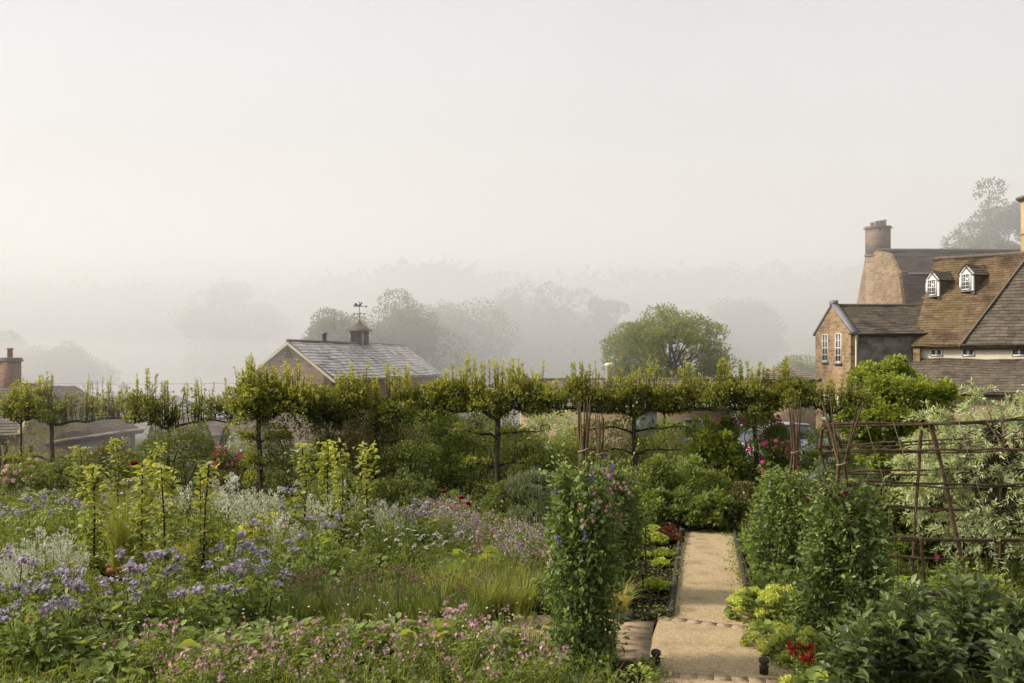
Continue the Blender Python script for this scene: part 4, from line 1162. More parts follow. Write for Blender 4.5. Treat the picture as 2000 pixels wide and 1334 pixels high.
# ------------------------------------------------------------------ pleached pears
GP = 'pleached pear trees in a row across the garden'
def pear(px, Y, bz, arm, top, xl, xr, label, seed, trunk_r=.055, n=5200, shoots=60, tiers=(), mat='pear', depth=.30, brace=False, lowfill=0, thin=1.0):
    rng = np.random.default_rng(seed); n = int(n * 2.5); shoots = int(shoots * 1.7)
    x0 = (px - CX) / F * Y
    t = thing('pear_tree', label, 'tree', (x0, Y, bz), group=GP)
    zA, zT = zat(arm, Y) - bz, zat(top, Y) - bz
    l, r_ = (xl - CX) / F * Y - x0, (xr - CX) / F * Y - x0
    mb = MB()
    trunk_r *= .85; lowfill = lowfill or int(420 * thin)
    limb(mb, (0, 0, -.15), (rng.normal() * .03, 0, zA + .05), trunk_r * 1.25, trunk_r * .85, rng, .008, 9, 9)
    arms = []
    for e in (l, r_):
        n_ = 12
        s = np.linspace(0, 1, n_)
        zz = zA - .14 + .20 * np.minimum(s * 4, 1) + .05 * np.sin(s * 9 + seed) + rng.normal(size=n_) * .015
        pts = np.stack([e * s, rng.normal(size=n_) * .03, zz], 1)
        tube(mb, pts, np.linspace(trunk_r * .75, trunk_r * .25, n_), 7, .5)
        arms.append(pts)
    sm = MB(); sp = []
    H_ = zT - zA
    for k in range(shoots):                 # upright shoots from the arms, tallest in tufts
        a = arms[0] if rng.random() < abs(l) / (abs(l) + abs(r_)) else arms[1]
        q = rng.uniform(0.02, 1) * (len(a) - 1); i = int(q); b = a[i] + (a[min(i + 1, len(a) - 1)] - a[i]) * (q - i)
        fr = abs(b[0]) / max(abs(l), abs(r_))
        hh = H_ * rng.uniform(.45, 1.0) * (1 - .42 * fr ** 2) * (.86 + .14 * math.sin(b[0] * 5 + seed))
        tip = b + np.array([rng.normal() * .06, rng.normal() * depth * .45, hh])
        tube(mb, [b, b + (tip - b) * .5 + rng.normal(size=3) * .02, tip], [.012, .008, .003], 4, .4)
        sp.append((b, tip))
    mb.build('trunk', M['bark'], t, True)
    # leaf mass low on the arms
    mb = MB(); cs, cr = [], []
    for k in range(int(130 * thin)):
        a = arms[k % 2] if min(abs(l), abs(r_)) > .3 else (arms[0] if abs(l) > abs(r_) else arms[1])
        q = rng.uniform(0, 1) ** .85 * (len(a) - 1); i = int(q); b = a[i]
        fr = abs(b[0]) / max(abs(l), abs(r_))
        cs.append(b + [rng.normal() * .12, rng.normal() * depth * .6, 0.02 + rng.uniform(0, .72) * H_ * (1 - .35 * fr) * (.8 + .25 * math.sin(b[0] * 4.3 + seed * 2))]); cr.append(rng.uniform(.11, .23))
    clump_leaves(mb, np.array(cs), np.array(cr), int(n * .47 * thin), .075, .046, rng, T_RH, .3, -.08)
    for k in range(int(26 * thin)):        # long whips above the clipped line
        a = arms[k % 2]; b = a[int(rng.uniform(0, .8) * (len(a) - 1))] + [0, rng.normal() * .1, .1]; tip = b + [rng.normal() * .05, rng.normal() * .08, H_ * rng.uniform(.80, 1.12) * (1 - .25 * abs(b[0]) / max(abs(l), abs(r_)))]
        tube(sm, [b, (b + tip) / 2, tip], [.008, .006, .002], 4, .6); sp.append((b + (tip - b) * .4, tip))
    ns = int(n * .30)
    kk = rng.integers(0, len(sp), ns)
    B = np.array([s[0] for s in sp])[kk]; Tp = np.array([s[1] for s in sp])[kk]
    u = rng.uniform(.25, 1.02, ns)
    pos = B + (Tp - B) * u[:, None]
    a = rng.uniform(0, 2 * PI, ns)
    d = np.stack([np.cos(a), np.sin(a), np.full(ns, .75)], 1)
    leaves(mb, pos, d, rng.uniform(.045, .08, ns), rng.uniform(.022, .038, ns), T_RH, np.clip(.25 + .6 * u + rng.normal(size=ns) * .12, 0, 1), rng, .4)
    if sm.n: sm.build('branch', M['dark_bark'] if mat == 'pear' else M['bark'], t, True)
    for (ty, tl, tr_) in tiers:             # lower wired tiers
        zt_ = zat(ty, Y) - bz
        for e in ((tl - CX) / F * Y - x0, (tr_ - CX) / F * Y - x0):
            s = np.linspace(0, 1, 9); pts = np.stack([e * s, rng.normal(size=9) * .03, zt_ - .1 + .12 * np.minimum(3 * s, 1) + rng.normal(size=9) * .02], 1)
            bm_ = MB(); tube(bm_, pts, np.linspace(trunk_r * .5, .01, 9), 6); bm_.build('branch', M['dark_bark'], t, True)
            clump_leaves(mb, pts[2:] + rng.normal(size=(7, 3)) * .06, .12, 300, .065, .04, rng, T_RH, .3)
    if lowfill:
        c2 = np.stack([rng.normal(size=14) * .25, rng.normal(size=14) * .15, rng.uniform(.5, zA - .1, 14)], 1)
        clump_leaves(mb, c2, .2, lowfill, .06, .036, rng, T_RH, .3)
    mb.build('crown', M[mat], t)
    if brace:
        bm_ = MB(); limb(bm_, (.06, -.12, -.1), (-.0, -.1, .95), .035, .032, rng, .004, 4, 7); bm_.build('support_stake', M['stake'], t, True)
    return t
pz = lambda Y: -SL * Y
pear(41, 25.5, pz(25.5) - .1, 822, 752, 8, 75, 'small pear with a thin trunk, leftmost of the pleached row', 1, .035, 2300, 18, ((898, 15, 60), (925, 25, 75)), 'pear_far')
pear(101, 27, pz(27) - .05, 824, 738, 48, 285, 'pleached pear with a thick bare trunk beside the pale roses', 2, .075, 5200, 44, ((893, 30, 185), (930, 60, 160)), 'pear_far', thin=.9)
pear(327, 25, pz(25), 828, 738, 245, 482, 'pleached pear in front of the small clipped cones, left of the barn', 3, .06, 5200, 46, ((893, 240, 420),), 'pear', thin=.7)
pear(508, 20.6, pz(20.6), 812, 714, 468, 640, 'thick leafy pleached pear left of the barn with a pale stake at its foot', 4, .07, 8500, 60, ((855, 470, 560), (905, 480, 560)), 'pear', .4, True, 1300)
pear(736, 21.2, pz(21.2), 822, 722, 610, 870, 'pleached pear with long wavy arms right in front of the barn roof', 5, .06, 7800, 62, ((900, 640, 820),), 'pear')
pear(968, 20.2, pz(20.2), 806, 707, 840, 1092, 'tallest pleached pear, its arms curving up over the red roses', 6, .075, 8600, 66, ((845, 890, 1060), (905, 900, 1040)), 'pear', .34, True, 500)
pear(1240, 21, pz(21), 806, 712, 1080, 1392, 'long-armed pleached pear in front of the blue-grey door', 7, .065, 9000, 76, ((836, 1120, 1350), (880, 1130, 1330)), 'pear')
pear(1478, 20.6, pz(20.6), 800, 712, 1380, 1560, 'dense pleached pear above the magenta rose bush', 8, .06, 7600, 48, (), 'pear', .36)
pear(1622, 20.4, pz(20.4), 798, 744, 1545, 1700, 'thin sparse pleached pear in front of the farmhouse gable wall', 9, .05, 2300, 26, (), 'pear', .2, thin=.6)

# ------------------------------------------------------------------ shrubs
def shrub_mesh(rx, ry, hz, n, L, W, rng, T=T_RH, ncl=None, up=.35, flat=.6, cr=.30, low=-.85):
    mb = MB()
    ncl = ncl or 34
    d = dirs(ncl, rng, low)
    rr = rng.uniform(.45, 1.0, ncl) ** .6
    cs = d * rr[:, None] * np.array([rx * .85, ry * .85, hz * .47]) + np.array([0, 0, hz * .47])
    cs[:, 2] = np.maximum(cs[:, 2], .06)
    n = int(n * 1.5)
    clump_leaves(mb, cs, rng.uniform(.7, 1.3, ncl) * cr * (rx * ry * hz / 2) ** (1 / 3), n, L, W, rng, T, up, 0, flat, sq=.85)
    return mb, cs

def top_points(cs, hz, n, rng, rad, zlo=.35):
    """points on the outer leafy surface that face the sky or the viewer"""
    c = cs[(cs[:, 2] > hz * zlo)]
    k = rng.integers(0, len(c), n)
    d = dirs(n, rng, -.2); d[:, 1] -= .7; d = unit(d)
    return c[k] + d * rad * 1.12, d

def shrub(name, label, px, base, wpx, hpx, n, L, mat, seed, group=None, W=None, T=T_RH, fl=None, cat='shrub', dep=.8, ncl=None, up=.35, flat=.6, cr=.30, stem=True, z0=0.0, Y=None):
    rng = np.random.default_rng(seed + 500)
    p_ = G(px, base) if Y is None else np.array([(px - CX) / F * Y, Y, -SL * Y])
    Y = p_[1]; rx = wpx / F * Y / 2; hz = hpx / F * Y; ry = rx * dep
    t = thing(name, label, cat, p_ + [0, ry * .4, z0], group=group)
    mb, cs = shrub_mesh(rx, ry, hz, n, L, W or L * .6, rng, T, ncl, up, flat, cr)
    mb.build('foliage', M[mat], t)
    if stem:
        s = MB()
        for k in range(9):
            c = cs[rng.integers(0, len(cs))]
            limb(s, (c[0] * .15, c[1] * .15, -.1), c, .022, .006, rng, .05, 5, 5)
        s.build('stem', M['bark'], t, True)
    if fl:
        fm, nf, sz, *zl = fl
        f = MB(); pts, dd = top_points(cs, hz, nf, rng, cr * 1.0 * (rx * ry * hz / 2) ** (1 / 3), zl[0] if zl else .35)
        if fm in ('magenta', 'rose_pink', 'pale_pink', 'red_rose'):          # double roses: three nested rings of petals
            for q_, s_ in ((0, 1), (.25, .75), (.45, .45)):
                flowers(f, pts + dd * sz * q_, dd + rng.normal(size=dd.shape) * .1, sz * s_, rng.uniform(.1, 1, nf), T_FL, rng)
        else:
            flowers(f, pts, dd, sz, rng.uniform(.1, 1, nf), T_FL, rng)
        f.build('blossom', M[fm], t)
    return t

# the dark band of shrubs under the pears, left to right
DS = 'dark shrubs massed under the pleached pears'
band = [
    (120, 968, 170, 66, 2600, .060, 'mid_shrub', 'low mid-green shrub at the foot of the thick bare pear trunk'),
    (215, 960, 120, 100, 2200, .060, 'brown_shrub', 'hazy brownish shrub behind the little upright pears at the left'),
    (335, 965, 200, 145, 5200, .060, 'dark_shrub', 'dark hazy shrub in front of the clipped cones'),
    (585, 985, 200, 195, 5600, .060, 'dark_shrub', 'dark shrub right of the pale pear stake'),
    (700, 985, 240, 215, 8500, .058, 'brown_shrub', 'tall olive shrub filling the space under the long wavy pear arms'),
    (655, 1000, 150, 70, 3000, .055, 'dark_shrub', 'low dark shrub behind the second little goblet pear'),
    (815, 985, 220, 215, 8500, .055, 'mid_shrub', 'loose green shrub with small shining leaves left of the tallest pear'),
    (780, 1000, 150, 80, 3000, .055, 'dark_shrub', 'low dark shrub behind the red poppies'),
    (905, 985, 190, 190, 6600, .055, 'dark_shrub', 'dark shrub at the foot of the tallest pleached pear'),
    (935, 955, 190, 182, 5200, .06, 'mid_shrub', 'loose shrub behind the trunk of the tallest pear, under its left arm'),
    (860, 950, 160, 170, 4600, .06, 'dark_shrub', 'dark shrub seen between the long wavy pear arms and the tallest pear'),
    (1010, 960, 180, 130, 4200, .060, 'dark_shrub', 'deep green shrub right of the tallest pear trunk'),
    (1085, 955, 170, 130, 4600, .060, 'mid_shrub', 'mid-green shrub behind the two bundles of canes'),
    (1190, 955, 160, 150, 3800, .060, 'brown_shrub', 'thin bronze shrub just right of the cane bundles'),
    (1300, 955, 180, 135, 3800, .060, 'mid_shrub', 'shrub below the window of the long outbuilding'),
]
for i, (px, b, w_, h_, n, L, mt, lab) in enumerate(band):
    shrub('shrub', lab, px, b, w_, h_, n, L, mt, 40 + i, DS, ncl=44, cr=.26)
shrub('variegated_shrub', 'pale cream-leaved shrub behind the cane bundles', 1070, 935, 175, 135, 6000, .07, 'silver_leaf', 60, ncl=40)
shrub('grey_shrub', 'feathery grey-green shrub left of the front sweet pea tower', 1045, 1035, 130, 120, 5200, .055, 'grey_shrub', 61, W=.016, up=.8)
shrub('grey_shrub', 'smaller grey-leaved shrub behind the front sweet pea tower', 985, 1015, 90, 75, 2200, .05, 'mid_shrub', 62)
shrub('white_shrub', 'frothy cream flowering shrub behind the pink roses at the left', 475, 930, 95, 80, 2400, .05, 'silver_leaf', 63, fl=('cream', 160, .045))
shrub('rose_bush', 'bronze-leaved rose bush with pink blooms left of the thick leafy pear', 445, 975, 130, 95, 3800, .055, 'brown_shrub', 64, fl=('magenta', 12, .075, .6), cat='rose bush')
shrub('rose_bush', 'pale pink rose bed at the left edge below the fence', 50, 965, 140, 60, 2600, .06, 'mid_shrub', 65, fl=('pale_pink', 60, .07, .3), cat='rose bush')
shrub('rose_bush', 'tall rose with magenta blooms beside the right-hand cane tower', 1478, 985, 200, 200, 9500, .065, 'mid_shrub', 66, fl=('magenta', 120, .062, .3), cat='rose bush', ncl=60, cr=.22)
shrub('rose_bush', 'climbing red rose spilling through the arms of the tallest pear', 955, 935, 130, 130, 2600, .055, 'dark_shrub', 67, fl=('magenta', 16, .05, .75), cat='rose bush')
shrub('leafy_shrub', 'bright green shrub with long leaves left of the magenta rose', 1398, 985, 115, 185, 5600, .12, 'bright_shrub', 68, W=.045, ncl=50, cr=.23)
shrub('bronze_shrub', 'small bronze shrub at the far right end of the gravel path', 1462, 1035, 95, 95, 2400, .055, 'brown_shrub', 69)
shrub('leafy_perennial', 'broad green perennial at the far end of the gravel path', 1385, 1040, 120, 75, 1500, .10, 'herb', 70, T=T_LF, up=.2, flat=.85)
shrub('leafy_perennial', 'clump of rounded leaves left of the path end', 1310, 1035, 120, 80, 1700, .09, 'mid_shrub', 71, T=T_LF, flat=.85)
shrub('leafy_perennial', 'tall airy green perennial behind the black iron stake', 1275, 1020, 130, 130, 4200, .065, 'mid_shrub', 72)
shrub('leafy_perennial', 'mid-green perennial with a pale top behind the lettuce bed', 1345, 1005, 110, 120, 3000, .065, 'herb', 73, fl=('cream', 20, .03, .7))
shrub('leafy_perennial', 'dusky pink-spired perennial behind the lettuce bed', 1390, 1000, 90, 85, 1500, .06, 'herb', 74, fl=('maroon', 26, .03, .6))
shrub('lavender_bush', 'blue-flowered low bush behind the red poppies', 850, 1005, 160, 45, 1700, .05, 'mid_shrub', 75, fl=('violet', 40, .022, .3))
shrub('clipped_dome', 'clipped green dome beside the parked car', 1636, 938, 130, 130, 6200, .05, 'topiary', 76, ncl=90, cr=.16, dep=1.0)
shrub('maple_bush', 'yellow-green leafy bush in front of the low slate roof on the right', 1778, 955, 260, 270, 19000, .12, 'bright_shrub', 77, W=.085, T=T_RH, ncl=110, cr=.2, flat=.85)
shrub('dark_shrub', 'deep green shrub inside the right side of the hazel frame', 1800, 1120, 190, 190, 6500, .085, 'mid_shrub', 78, W=.06, ncl=60, cr=.22)
shrub('dark_shrub', 'shadowy shrub behind the far corner of the hazel frame', 1930, 1110, 200, 200, 5000, .085, 'dark_shrub', 79, W=.06, ncl=50, cr=.22)
shrub('dark_shrub', 'dark shrub at the left foot of the hazel frame', 1675, 1075, 130, 110, 3200, .08, 'mid_shrub', 80, W=.055, ncl=40)
shrub('grey_shrub', 'grey feathery plant behind the right-hand sweet pea towers', 1612, 1010, 110, 120, 3200, .055, 'grey_shrub', 81, W=.016, up=.8)
shrub('dark_shrub', 'broad dark shrub below the clipped dome', 1600, 985, 150, 110, 3600, .06, 'mid_shrub', 82)

# clipped cones
for i, (px, b, w_, h_, lab) in enumerate(((304, 930, 34, 118, 'thin clipped cone just left of the third pear trunk'), (395, 930, 46, 110, 'half hidden clipped cone behind the third pear'), (441, 925, 27, 92, 'narrow clipped cone standing clear against the pink outbuilding wall'))):
    Y = 29.0; x = (px - CX) / F * Y; zb = -SL * Y - .25
    hz = zat(b - h_, Y) - zb; rx = w_ / F * Y / 2
    rng = np.random.default_rng(300 + i)
    t = thing('clipped_cone', lab, 'topiary', (x, Y, zb), group='clipped yew cones')
    n = 3600; u = rng.uniform(0, 1, n) ** 1.2; a = rng.uniform(0, 2 * PI, n); rad = rx * np.minimum(1, 1.6 * (1 - u) ** .7) * rng.uniform(.86, 1.03, n)
    pos = np.stack([rad * np.cos(a), rad * np.sin(a), u * hz], 1)
    mb = MB(); leaves(mb, pos, np.stack([np.cos(a), np.sin(a), np.full(n, .6)], 1) + rng.normal(size=(n, 3)) * .4, .055, .03, T_RH, rng.uniform(.2, .9, n), rng, .4)
    mb.build('foliage', M['topiary'], t)
    mb = MB(); tube(mb, [(0, 0, -.2), (0, 0, hz * .9)], [.04, .01], 6); mb.build('trunk', M['bark'], t)

# silver willow-leaved pear at the right edge
p_ = G(1940, 1150); rng = np.random.default_rng(90)
t = thing('willow_leaved_pear', 'silvery willow-leaved pear tumbling down at the right edge behind the hazel frame', 'tree', p_)
Y = p_[1]; hz = zat(752, Y) - p_[2]; rx = 1.15
ncl = 170; d = dirs(ncl, rng, -.8); cs = d * (rng.uniform(.5, 1, ncl) ** .6)[:, None] * [rx, rx * .8, hz * .46] + [.1, 0, hz * .54]
mb = MB(); tr = limb(mb, (0, 0, -.1), (0, 0, hz * .8), .07, .03, rng, .02, 6, 8)
tw = []
for c in cs:
    limb(mb, tr[rng.integers(2, 6)], c, .009, .003, rng, .05, 5, 4)
mb.build('trunk', M['bark'], t, True)
mb = MB()
for c in cs:
    for k in range(6):
        dd = unit(np.array([c[0] / rx, c[1] / rx, .15]) + rng.normal(size=3) * .5); ln = rng.uniform(.22, .42)
        n = 26; u = np.linspace(0, 1, n)
        pts = c + dd * (u * ln)[:, None] + np.array([0, 0, 1]) * (.10 * u - .16 * u ** 2)[:, None]
        a = rng.uniform(0, 2 * PI, n); q_ = unit(np.cross(dd, [0, 0, 1.])); w2 = np.cross(q_, dd)
        ld = dd * .8 + q_ * np.cos(a)[:, None] + w2 * np.sin(a)[:, None]
        leaves(mb, pts, ld, rng.uniform(.055, .095, n), rng.uniform(.013, .020, n), T_RH, np.clip(.25 + .65 * u + rng.normal(size=n) * .12, 0, 1), rng, .5)
mb.build('crown', M['willow'], t)
# ------------------------------------------------------------------ cane towers and sweet peas
def cane_tower(label, base, top_z, tie_z, splay, seed, rad=.33, n=9, mat='stake', lean=0.0, up=.10):
    rng = np.random.default_rng(seed)
    t = thing('cane_tower', label, 'plant support', base, group='cane towers beside the path')
    for k in range(n):
        a = 2 * PI * k / n + rng.uniform(-.2, .2); b = a + rng.normal() * .4
        foot = np.array([rad * math.cos(a), rad * math.sin(a), -.12])
        tie = np.array([.035 * math.cos(b), .035 * math.sin(b), tie_z]) + [lean * .8, 0, 0]
        tip = np.array([splay * math.cos(b + PI * 0), splay * math.sin(b), top_z + rng.uniform(-.12, .05)]) + [lean, 0, 0]
        mid = (foot + tie) / 2 + rng.normal(size=3) * .015
        mb = MB(); tube(mb, [foot, mid, tie, (tie + tip) / 2 + rng.normal(size=3) * .008, tip], [.0105, .010, .0095, .0085, .006], 7, rng.uniform(0, 1))
        mb.build('cane', M['hazel_dark'] if k % 4 == 1 and mat == 'hazel' else M[mat], t, True)
    for z_ in (tie_z,):
        mb = MB(); a = np.linspace(0, 2 * PI, 15)
        tube(mb, np.stack([.052 * np.cos(a) + lean * .8, .052 * np.sin(a), np.full(15, z_) + .02 * np.cos(a)], 1), .007, 5, cap=False); mb.build('tie', M['twine'], t)
    for z_ in (.75, 1.35):
        r_ = rad * (1 - z_ / tie_z) + .05
        mb = MB(); a = np.linspace(0, 2 * PI, 25); tube(mb, np.stack([r_ * np.cos(a), r_ * np.sin(a), np.full(25, z_) + .03 * np.sin(3 * a)], 1), .004, 4, cap=False); mb.build('tie', M['twine'], t)
    return t

def sweet_pea(label, base, hgt, r0, rmid, rtop, n, seed, fl, bare=0.25):
    """a climbing column: stems, paired leaves, tendrils and short sprays of hooded flowers"""
    rng = np.random.default_rng(seed)
    t = thing('sweet_pea', label, 'climbing plant', base, group='sweet peas on cane towers')
    def R_(u): return np.where(u < .45, r0 + (rmid - r0) * u / .45, rmid + (rtop - rmid) * (u - .45) / .55)
    ph = rng.uniform(0, 6, 3)
    st = MB(); sm = []
    for k in range(54):
        a = rng.uniform(0, 2 * PI); u = np.linspace(0, rng.uniform(.75, 1.08), 9)
        aa = a + np.cumsum(rng.normal(size=9) * .16)
        rr = R_(u) * rng.uniform(.6, 1.1) * (1 + .22 * np.sin(3 * aa + ph[0] + 4 * u) + .16 * np.sin(9 * u + ph[1] + aa))
        pts = np.stack([rr * np.cos(aa), rr * np.sin(aa), u * hgt], 1) + rng.normal(size=(9, 3)) * .02
        tube(st, pts, .0042, 4, rng.uniform(.2, 1)); sm.append(pts)
    for k in range(130):                                         # tendrils and loose shoots
        q = sm[rng.integers(0, 54)]; b = q[rng.integers(2, 9)]; o = unit(np.array([b[0], b[1], 0])) * rng.uniform(.05, .22) + [0, 0, rng.uniform(.0, .2)]
        tube(st, [b, b + o * .6 + rng.normal(size=3) * .015, b + o], [.003, .0022, .0012], 3, .9)
    st.build('stem', M['stem'], t, True)
    sa = np.array(sm)
    def leafset(n_, L, W, T, mat, out, name, umin=0):
        k = rng.integers(0, 54, n_); q = rng.uniform(umin, 1, n_) ** .9 * 7.999; i = q.astype(int); f = (q - i)[:, None]
        pos = sa[k, i] * (1 - f) + sa[k, i + 1] * f
        rad = unit(pos * [1, 1, 0])
        pos = pos + rad * rng.uniform(-.06, .05, n_)[:, None] + rng.normal(size=(n_, 3)) * .042
        d = rad * out + rng.normal(size=(n_, 3)) * .65 + [0, 0, .15]
        mb = MB(); sz = rng.uniform(.6, 1.35, n_)
        leaves(mb, pos, d, L * sz, W * sz, T, np.clip(.30 + rng.normal(size=n_) * .2 + .25 * (pos[:, 2] / hgt - .5), 0, 1), rng, .55)
        mb.build(name, M[mat], t)
    leafset(n, .062, .042, T_LF, 'pea', .8, 'foliage')
    leafset(int(n * .38), .07, .024, T_RH, 'pea_pale', .9, 'foliage', .15)
    mb, st2 = MB(), MB()
    for k in range(34):
        a = rng.uniform(0, 2 * PI); z_ = hgt * rng.uniform(.45, 1.0); r_ = float(R_(np.array(z_ / hgt)))
        b0 = np.array([r_ * math.cos(a), r_ * math.sin(a), z_]); o = np.array([math.cos(a), math.sin(a), 0]) * rng.uniform(.05, .22) + [0, 0, rng.uniform(.02, .30) * (.4 + z_ / hgt)]
        u = np.linspace(0, 1, 8)[:, None]; pts = b0 + o * u + rng.normal(size=(8, 3)) * .006
        tube(st2, pts, .003, 4, .9); aa = rng.uniform(0, 2 * PI, 8)
        leaves(mb, pts, np.stack([np.cos(aa), np.sin(aa), .3 + 0 * aa], 1) * .7 + o * 1.2, rng.uniform(.035, .065, 8), rng.uniform(.018, .034, 8), T_LF, rng.uniform(.4, 1, 8), rng, .5)
    mb.build('foliage', M['pea_pale'], t); st2.build('sprays', M['stem'], t)
    for fm, cnt, zl, zh, aim in fl:
        mb = MB(); stm = MB()
        for k in range(cnt):
            a = rng.uniform(*aim); z_ = rng.uniform(zl, zh) * hgt
            r_ = float(R_(np.array(min(z_ / hgt, 1)))) * 1.0 + .05
            b = np.array([r_ * math.cos(a), r_ * math.sin(a), z_]); o = np.array([math.cos(a), math.sin(a), 0])
            tip = b + o * .06 + [0, 0, .10]
            tube(stm, [b - o * .08 - [0, 0, .05], b, tip], .003, 4, .8)
            m_ = rng.integers(2, 5)
            pp = tip[None] - np.array([0, 0, 1.]) * (np.arange(m_) * .024)[:, None] + rng.normal(size=(m_, 3)) * .016
            nn = o + rng.normal(size=(m_, 3)) * .5
            flowers(mb, pp, nn + [0, 0, .3], rng.uniform(.018, .026, m_), rng.uniform(.2, 1, m_), T_FL, rng)
            flowers(mb, pp + unit(nn) * .008, nn, rng.uniform(.012, .016, m_), rng.uniform(0, .6, m_), T_FL, rng)
            balls(mb, pp + unit(nn) * .012, .009, rng.uniform(0, 1, m_), 1.2)
        s_ = mb.build('blossoms', M[fm], t); stm.build('sprays', M['stem'], s_)
    return t
def gy(px, Y): return np.array([(px - CX) / F * Y, Y, -SL * Y])
b = gy(1140, 8.85)
cane_tower('front left cane tower, its tips gathered high above pink and violet sweet peas', b, 2.62, 2.13, .065, 1, .30)
sweet_pea('front left sweet pea column with pink and violet flowers near its top', b, 1.93, .21, .295, .20, 5400, 2,
          [('rose_pink', 9, .72, .98, (3.3, 6.0)), ('violet', 8, .60, 1.02, (3.4, 6.0)), ('pale_pink', 7, .45, 1.0, (3.2, 6.2))])
b = gy(1172, 11.9)
cane_tower('rear left cane tower, shorter bundle just right of the front one', b, 2.36, 1.85, .06, 3, .33)
sweet_pea('rear left sweet pea column half hidden behind the front one', gy(1190, 11.8), 1.64, .30, .355, .22, 4600, 4,
          [('pale_pink', 9, .5, 1.0, (3.6, 6.2)), ('violet', 3, .8, 1.0, (3.6, 6.2))])
b = gy(1644, 9.4)
cane_tower('front right cane tower with reddish rods forking open above the tie', b, 2.62, 1.95, .21, 5, .30, 8, 'hazel')
sweet_pea('front right sweet pea column, mostly leaves with a few dark maroon flowers', b + [.03, 0, 0], 1.72, .38, .41, .24, 6800, 6,
          [('maroon', 12, .78, 1.02, (3.0, 6.2))])
b = gy(1553, 12.5)
cane_tower('rear right cane tower, a tight straight bundle in front of the magenta rose', b, 2.52, 1.83, .085, 7, .33, 9, 'hazel')
sweet_pea('rear right sweet pea column with one pale lilac bloom at its top', b - [.12, 0, 0], 1.50, .40, .47, .27, 5400, 8,
          [('lilac', 4, .85, 1.02, (3.4, 5.6)), ('maroon', 3, .6, .8, (3.4, 5.6))])

# ------------------------------------------------------------------ hazel bean frame
yf, yk = 9.8, 11.8
bo_ = gy(1800, (yf + yk) / 2)
tf = thing('hazel_bean_frame', 'open frame of reddish hazel rods lashed into rails and posts, strung with twine', 'plant support', bo_)
rng = np.random.default_rng(55)
def rodpath(pts, Ys, r_, name, mat, sides=7, wob=.012):
    pts = [P(a, c, y_) - bo_ for (a, c), y_ in zip(pts, Ys)]
    pts = np.array(pts); out = [pts[0]]
    for i in range(len(pts) - 1):
        m_ = max(2, int(np.linalg.norm(pts[i + 1] - pts[i]) / .25))
        for k in range(1, m_ + 1): out.append(pts[i] + (pts[i + 1] - pts[i]) * k / m_ + (rng.normal(size=3) * wob * .55 if k < m_ else 0))
    out = np.array(out); mb = MB()
    tube(mb, out, np.linspace(r_ * 1.15, r_ * .8, len(out)) * (1 + .06 * rng.normal(size=len(out))), sides, rng.uniform(0, 1))
    return mb.build(name, M[mat], tf, True)
for y_, rails in ((yf, [((1605, 831), (2110, 811)), ((1625, 879), (2110, 876)), ((1648, 941), (2110, 948)), ((1705, 1050), (2110, 1054)), ((1640, 1157), (2110, 1168))]),
                  (yk, [((1592, 872), (2060, 848)), ((1600, 922), (2060, 918)), ((1680, 985), (2060, 1001)), ((1715, 1084), (2060, 1092))])):
    for (a, c), (d, e) in rails:
        for s_ in (0, 1):
            m_ = ((a + d) / 2 + rng.uniform(-60, 60), (c + e) / 2 + rng.uniform(-4, 4) + 4 * s_)
            rodpath([(a + rng.uniform(-16, 10) * s_, c + 3.5 * s_), m_, (d, e + 6 * s_ * rng.uniform(-1, 1))], [y_ - .02 * s_, y_, y_ - .02], .0105 if s_ else .013, 'rail', 'hazel_dark')
gpy = lambda Y: HY + (H + SL * Y + .1) * F / Y
rodpath([(1817, 828), (1850, 960), (1885, 1120), (1898, gpy(yf))], [yf + .03] * 4, .022, 'post', 'hazel')
rodpath([(1659, 936), (1664, 1050), (1668, gpy(yf))], [yf + .03] * 3, .024, 'post', 'stake')
rodpath([(2040, 810), (2045, 1000), (2050, gpy(yf))], [yf + .03] * 3, .024, 'post', 'hazel')
rodpath([(1632, 826), (1606, 838), (1601, 880), (1618, 940), (1628, gpy(yk))], [yk - .3, yk - .1, yk, yk, yk], .018, 'post', 'hazel_dark', wob=.006)
rodpath([(1800, 840), (1796, 880), (1792, 945), (1786, 1050), (1785, gpy(yk))], [yk - .1, yk, yk, yk, yk], .020, 'post', 'hazel')
rodpath([(1960, 830), (1958, 870), (1954, 1000), (1954, gpy(yk))], [yk, yk, yk, yk], .020, 'post', 'stake')
rodpath([(1625, 838), (1632, 850), (1655, 890)], [yf, yf + .4, yk], .013, 'rail', 'hazel_dark')
for pts in ([(1692, 829), (1727, 942), (1747, 1052), (1762, 1230)], [(1745, 826), (1782, 940), (1796, 1052), (1812, 1250)], [(1872, 820), (1908, 945), (1940, 1052), (1957, 1180)],
            [(1925, 818), (1962, 880), (1985, 948)], [(1738, 942), (1735, 1052), (1728, 1160)]):
    rodpath(pts, [yf - .03] * len(pts), .0042, 'string', 'twine', 5, .003)
rodpath([(1798, 1052), (1808, 1150), (1822, 1290)], [yf - .05] * 3, .010, 'post', 'hazel')
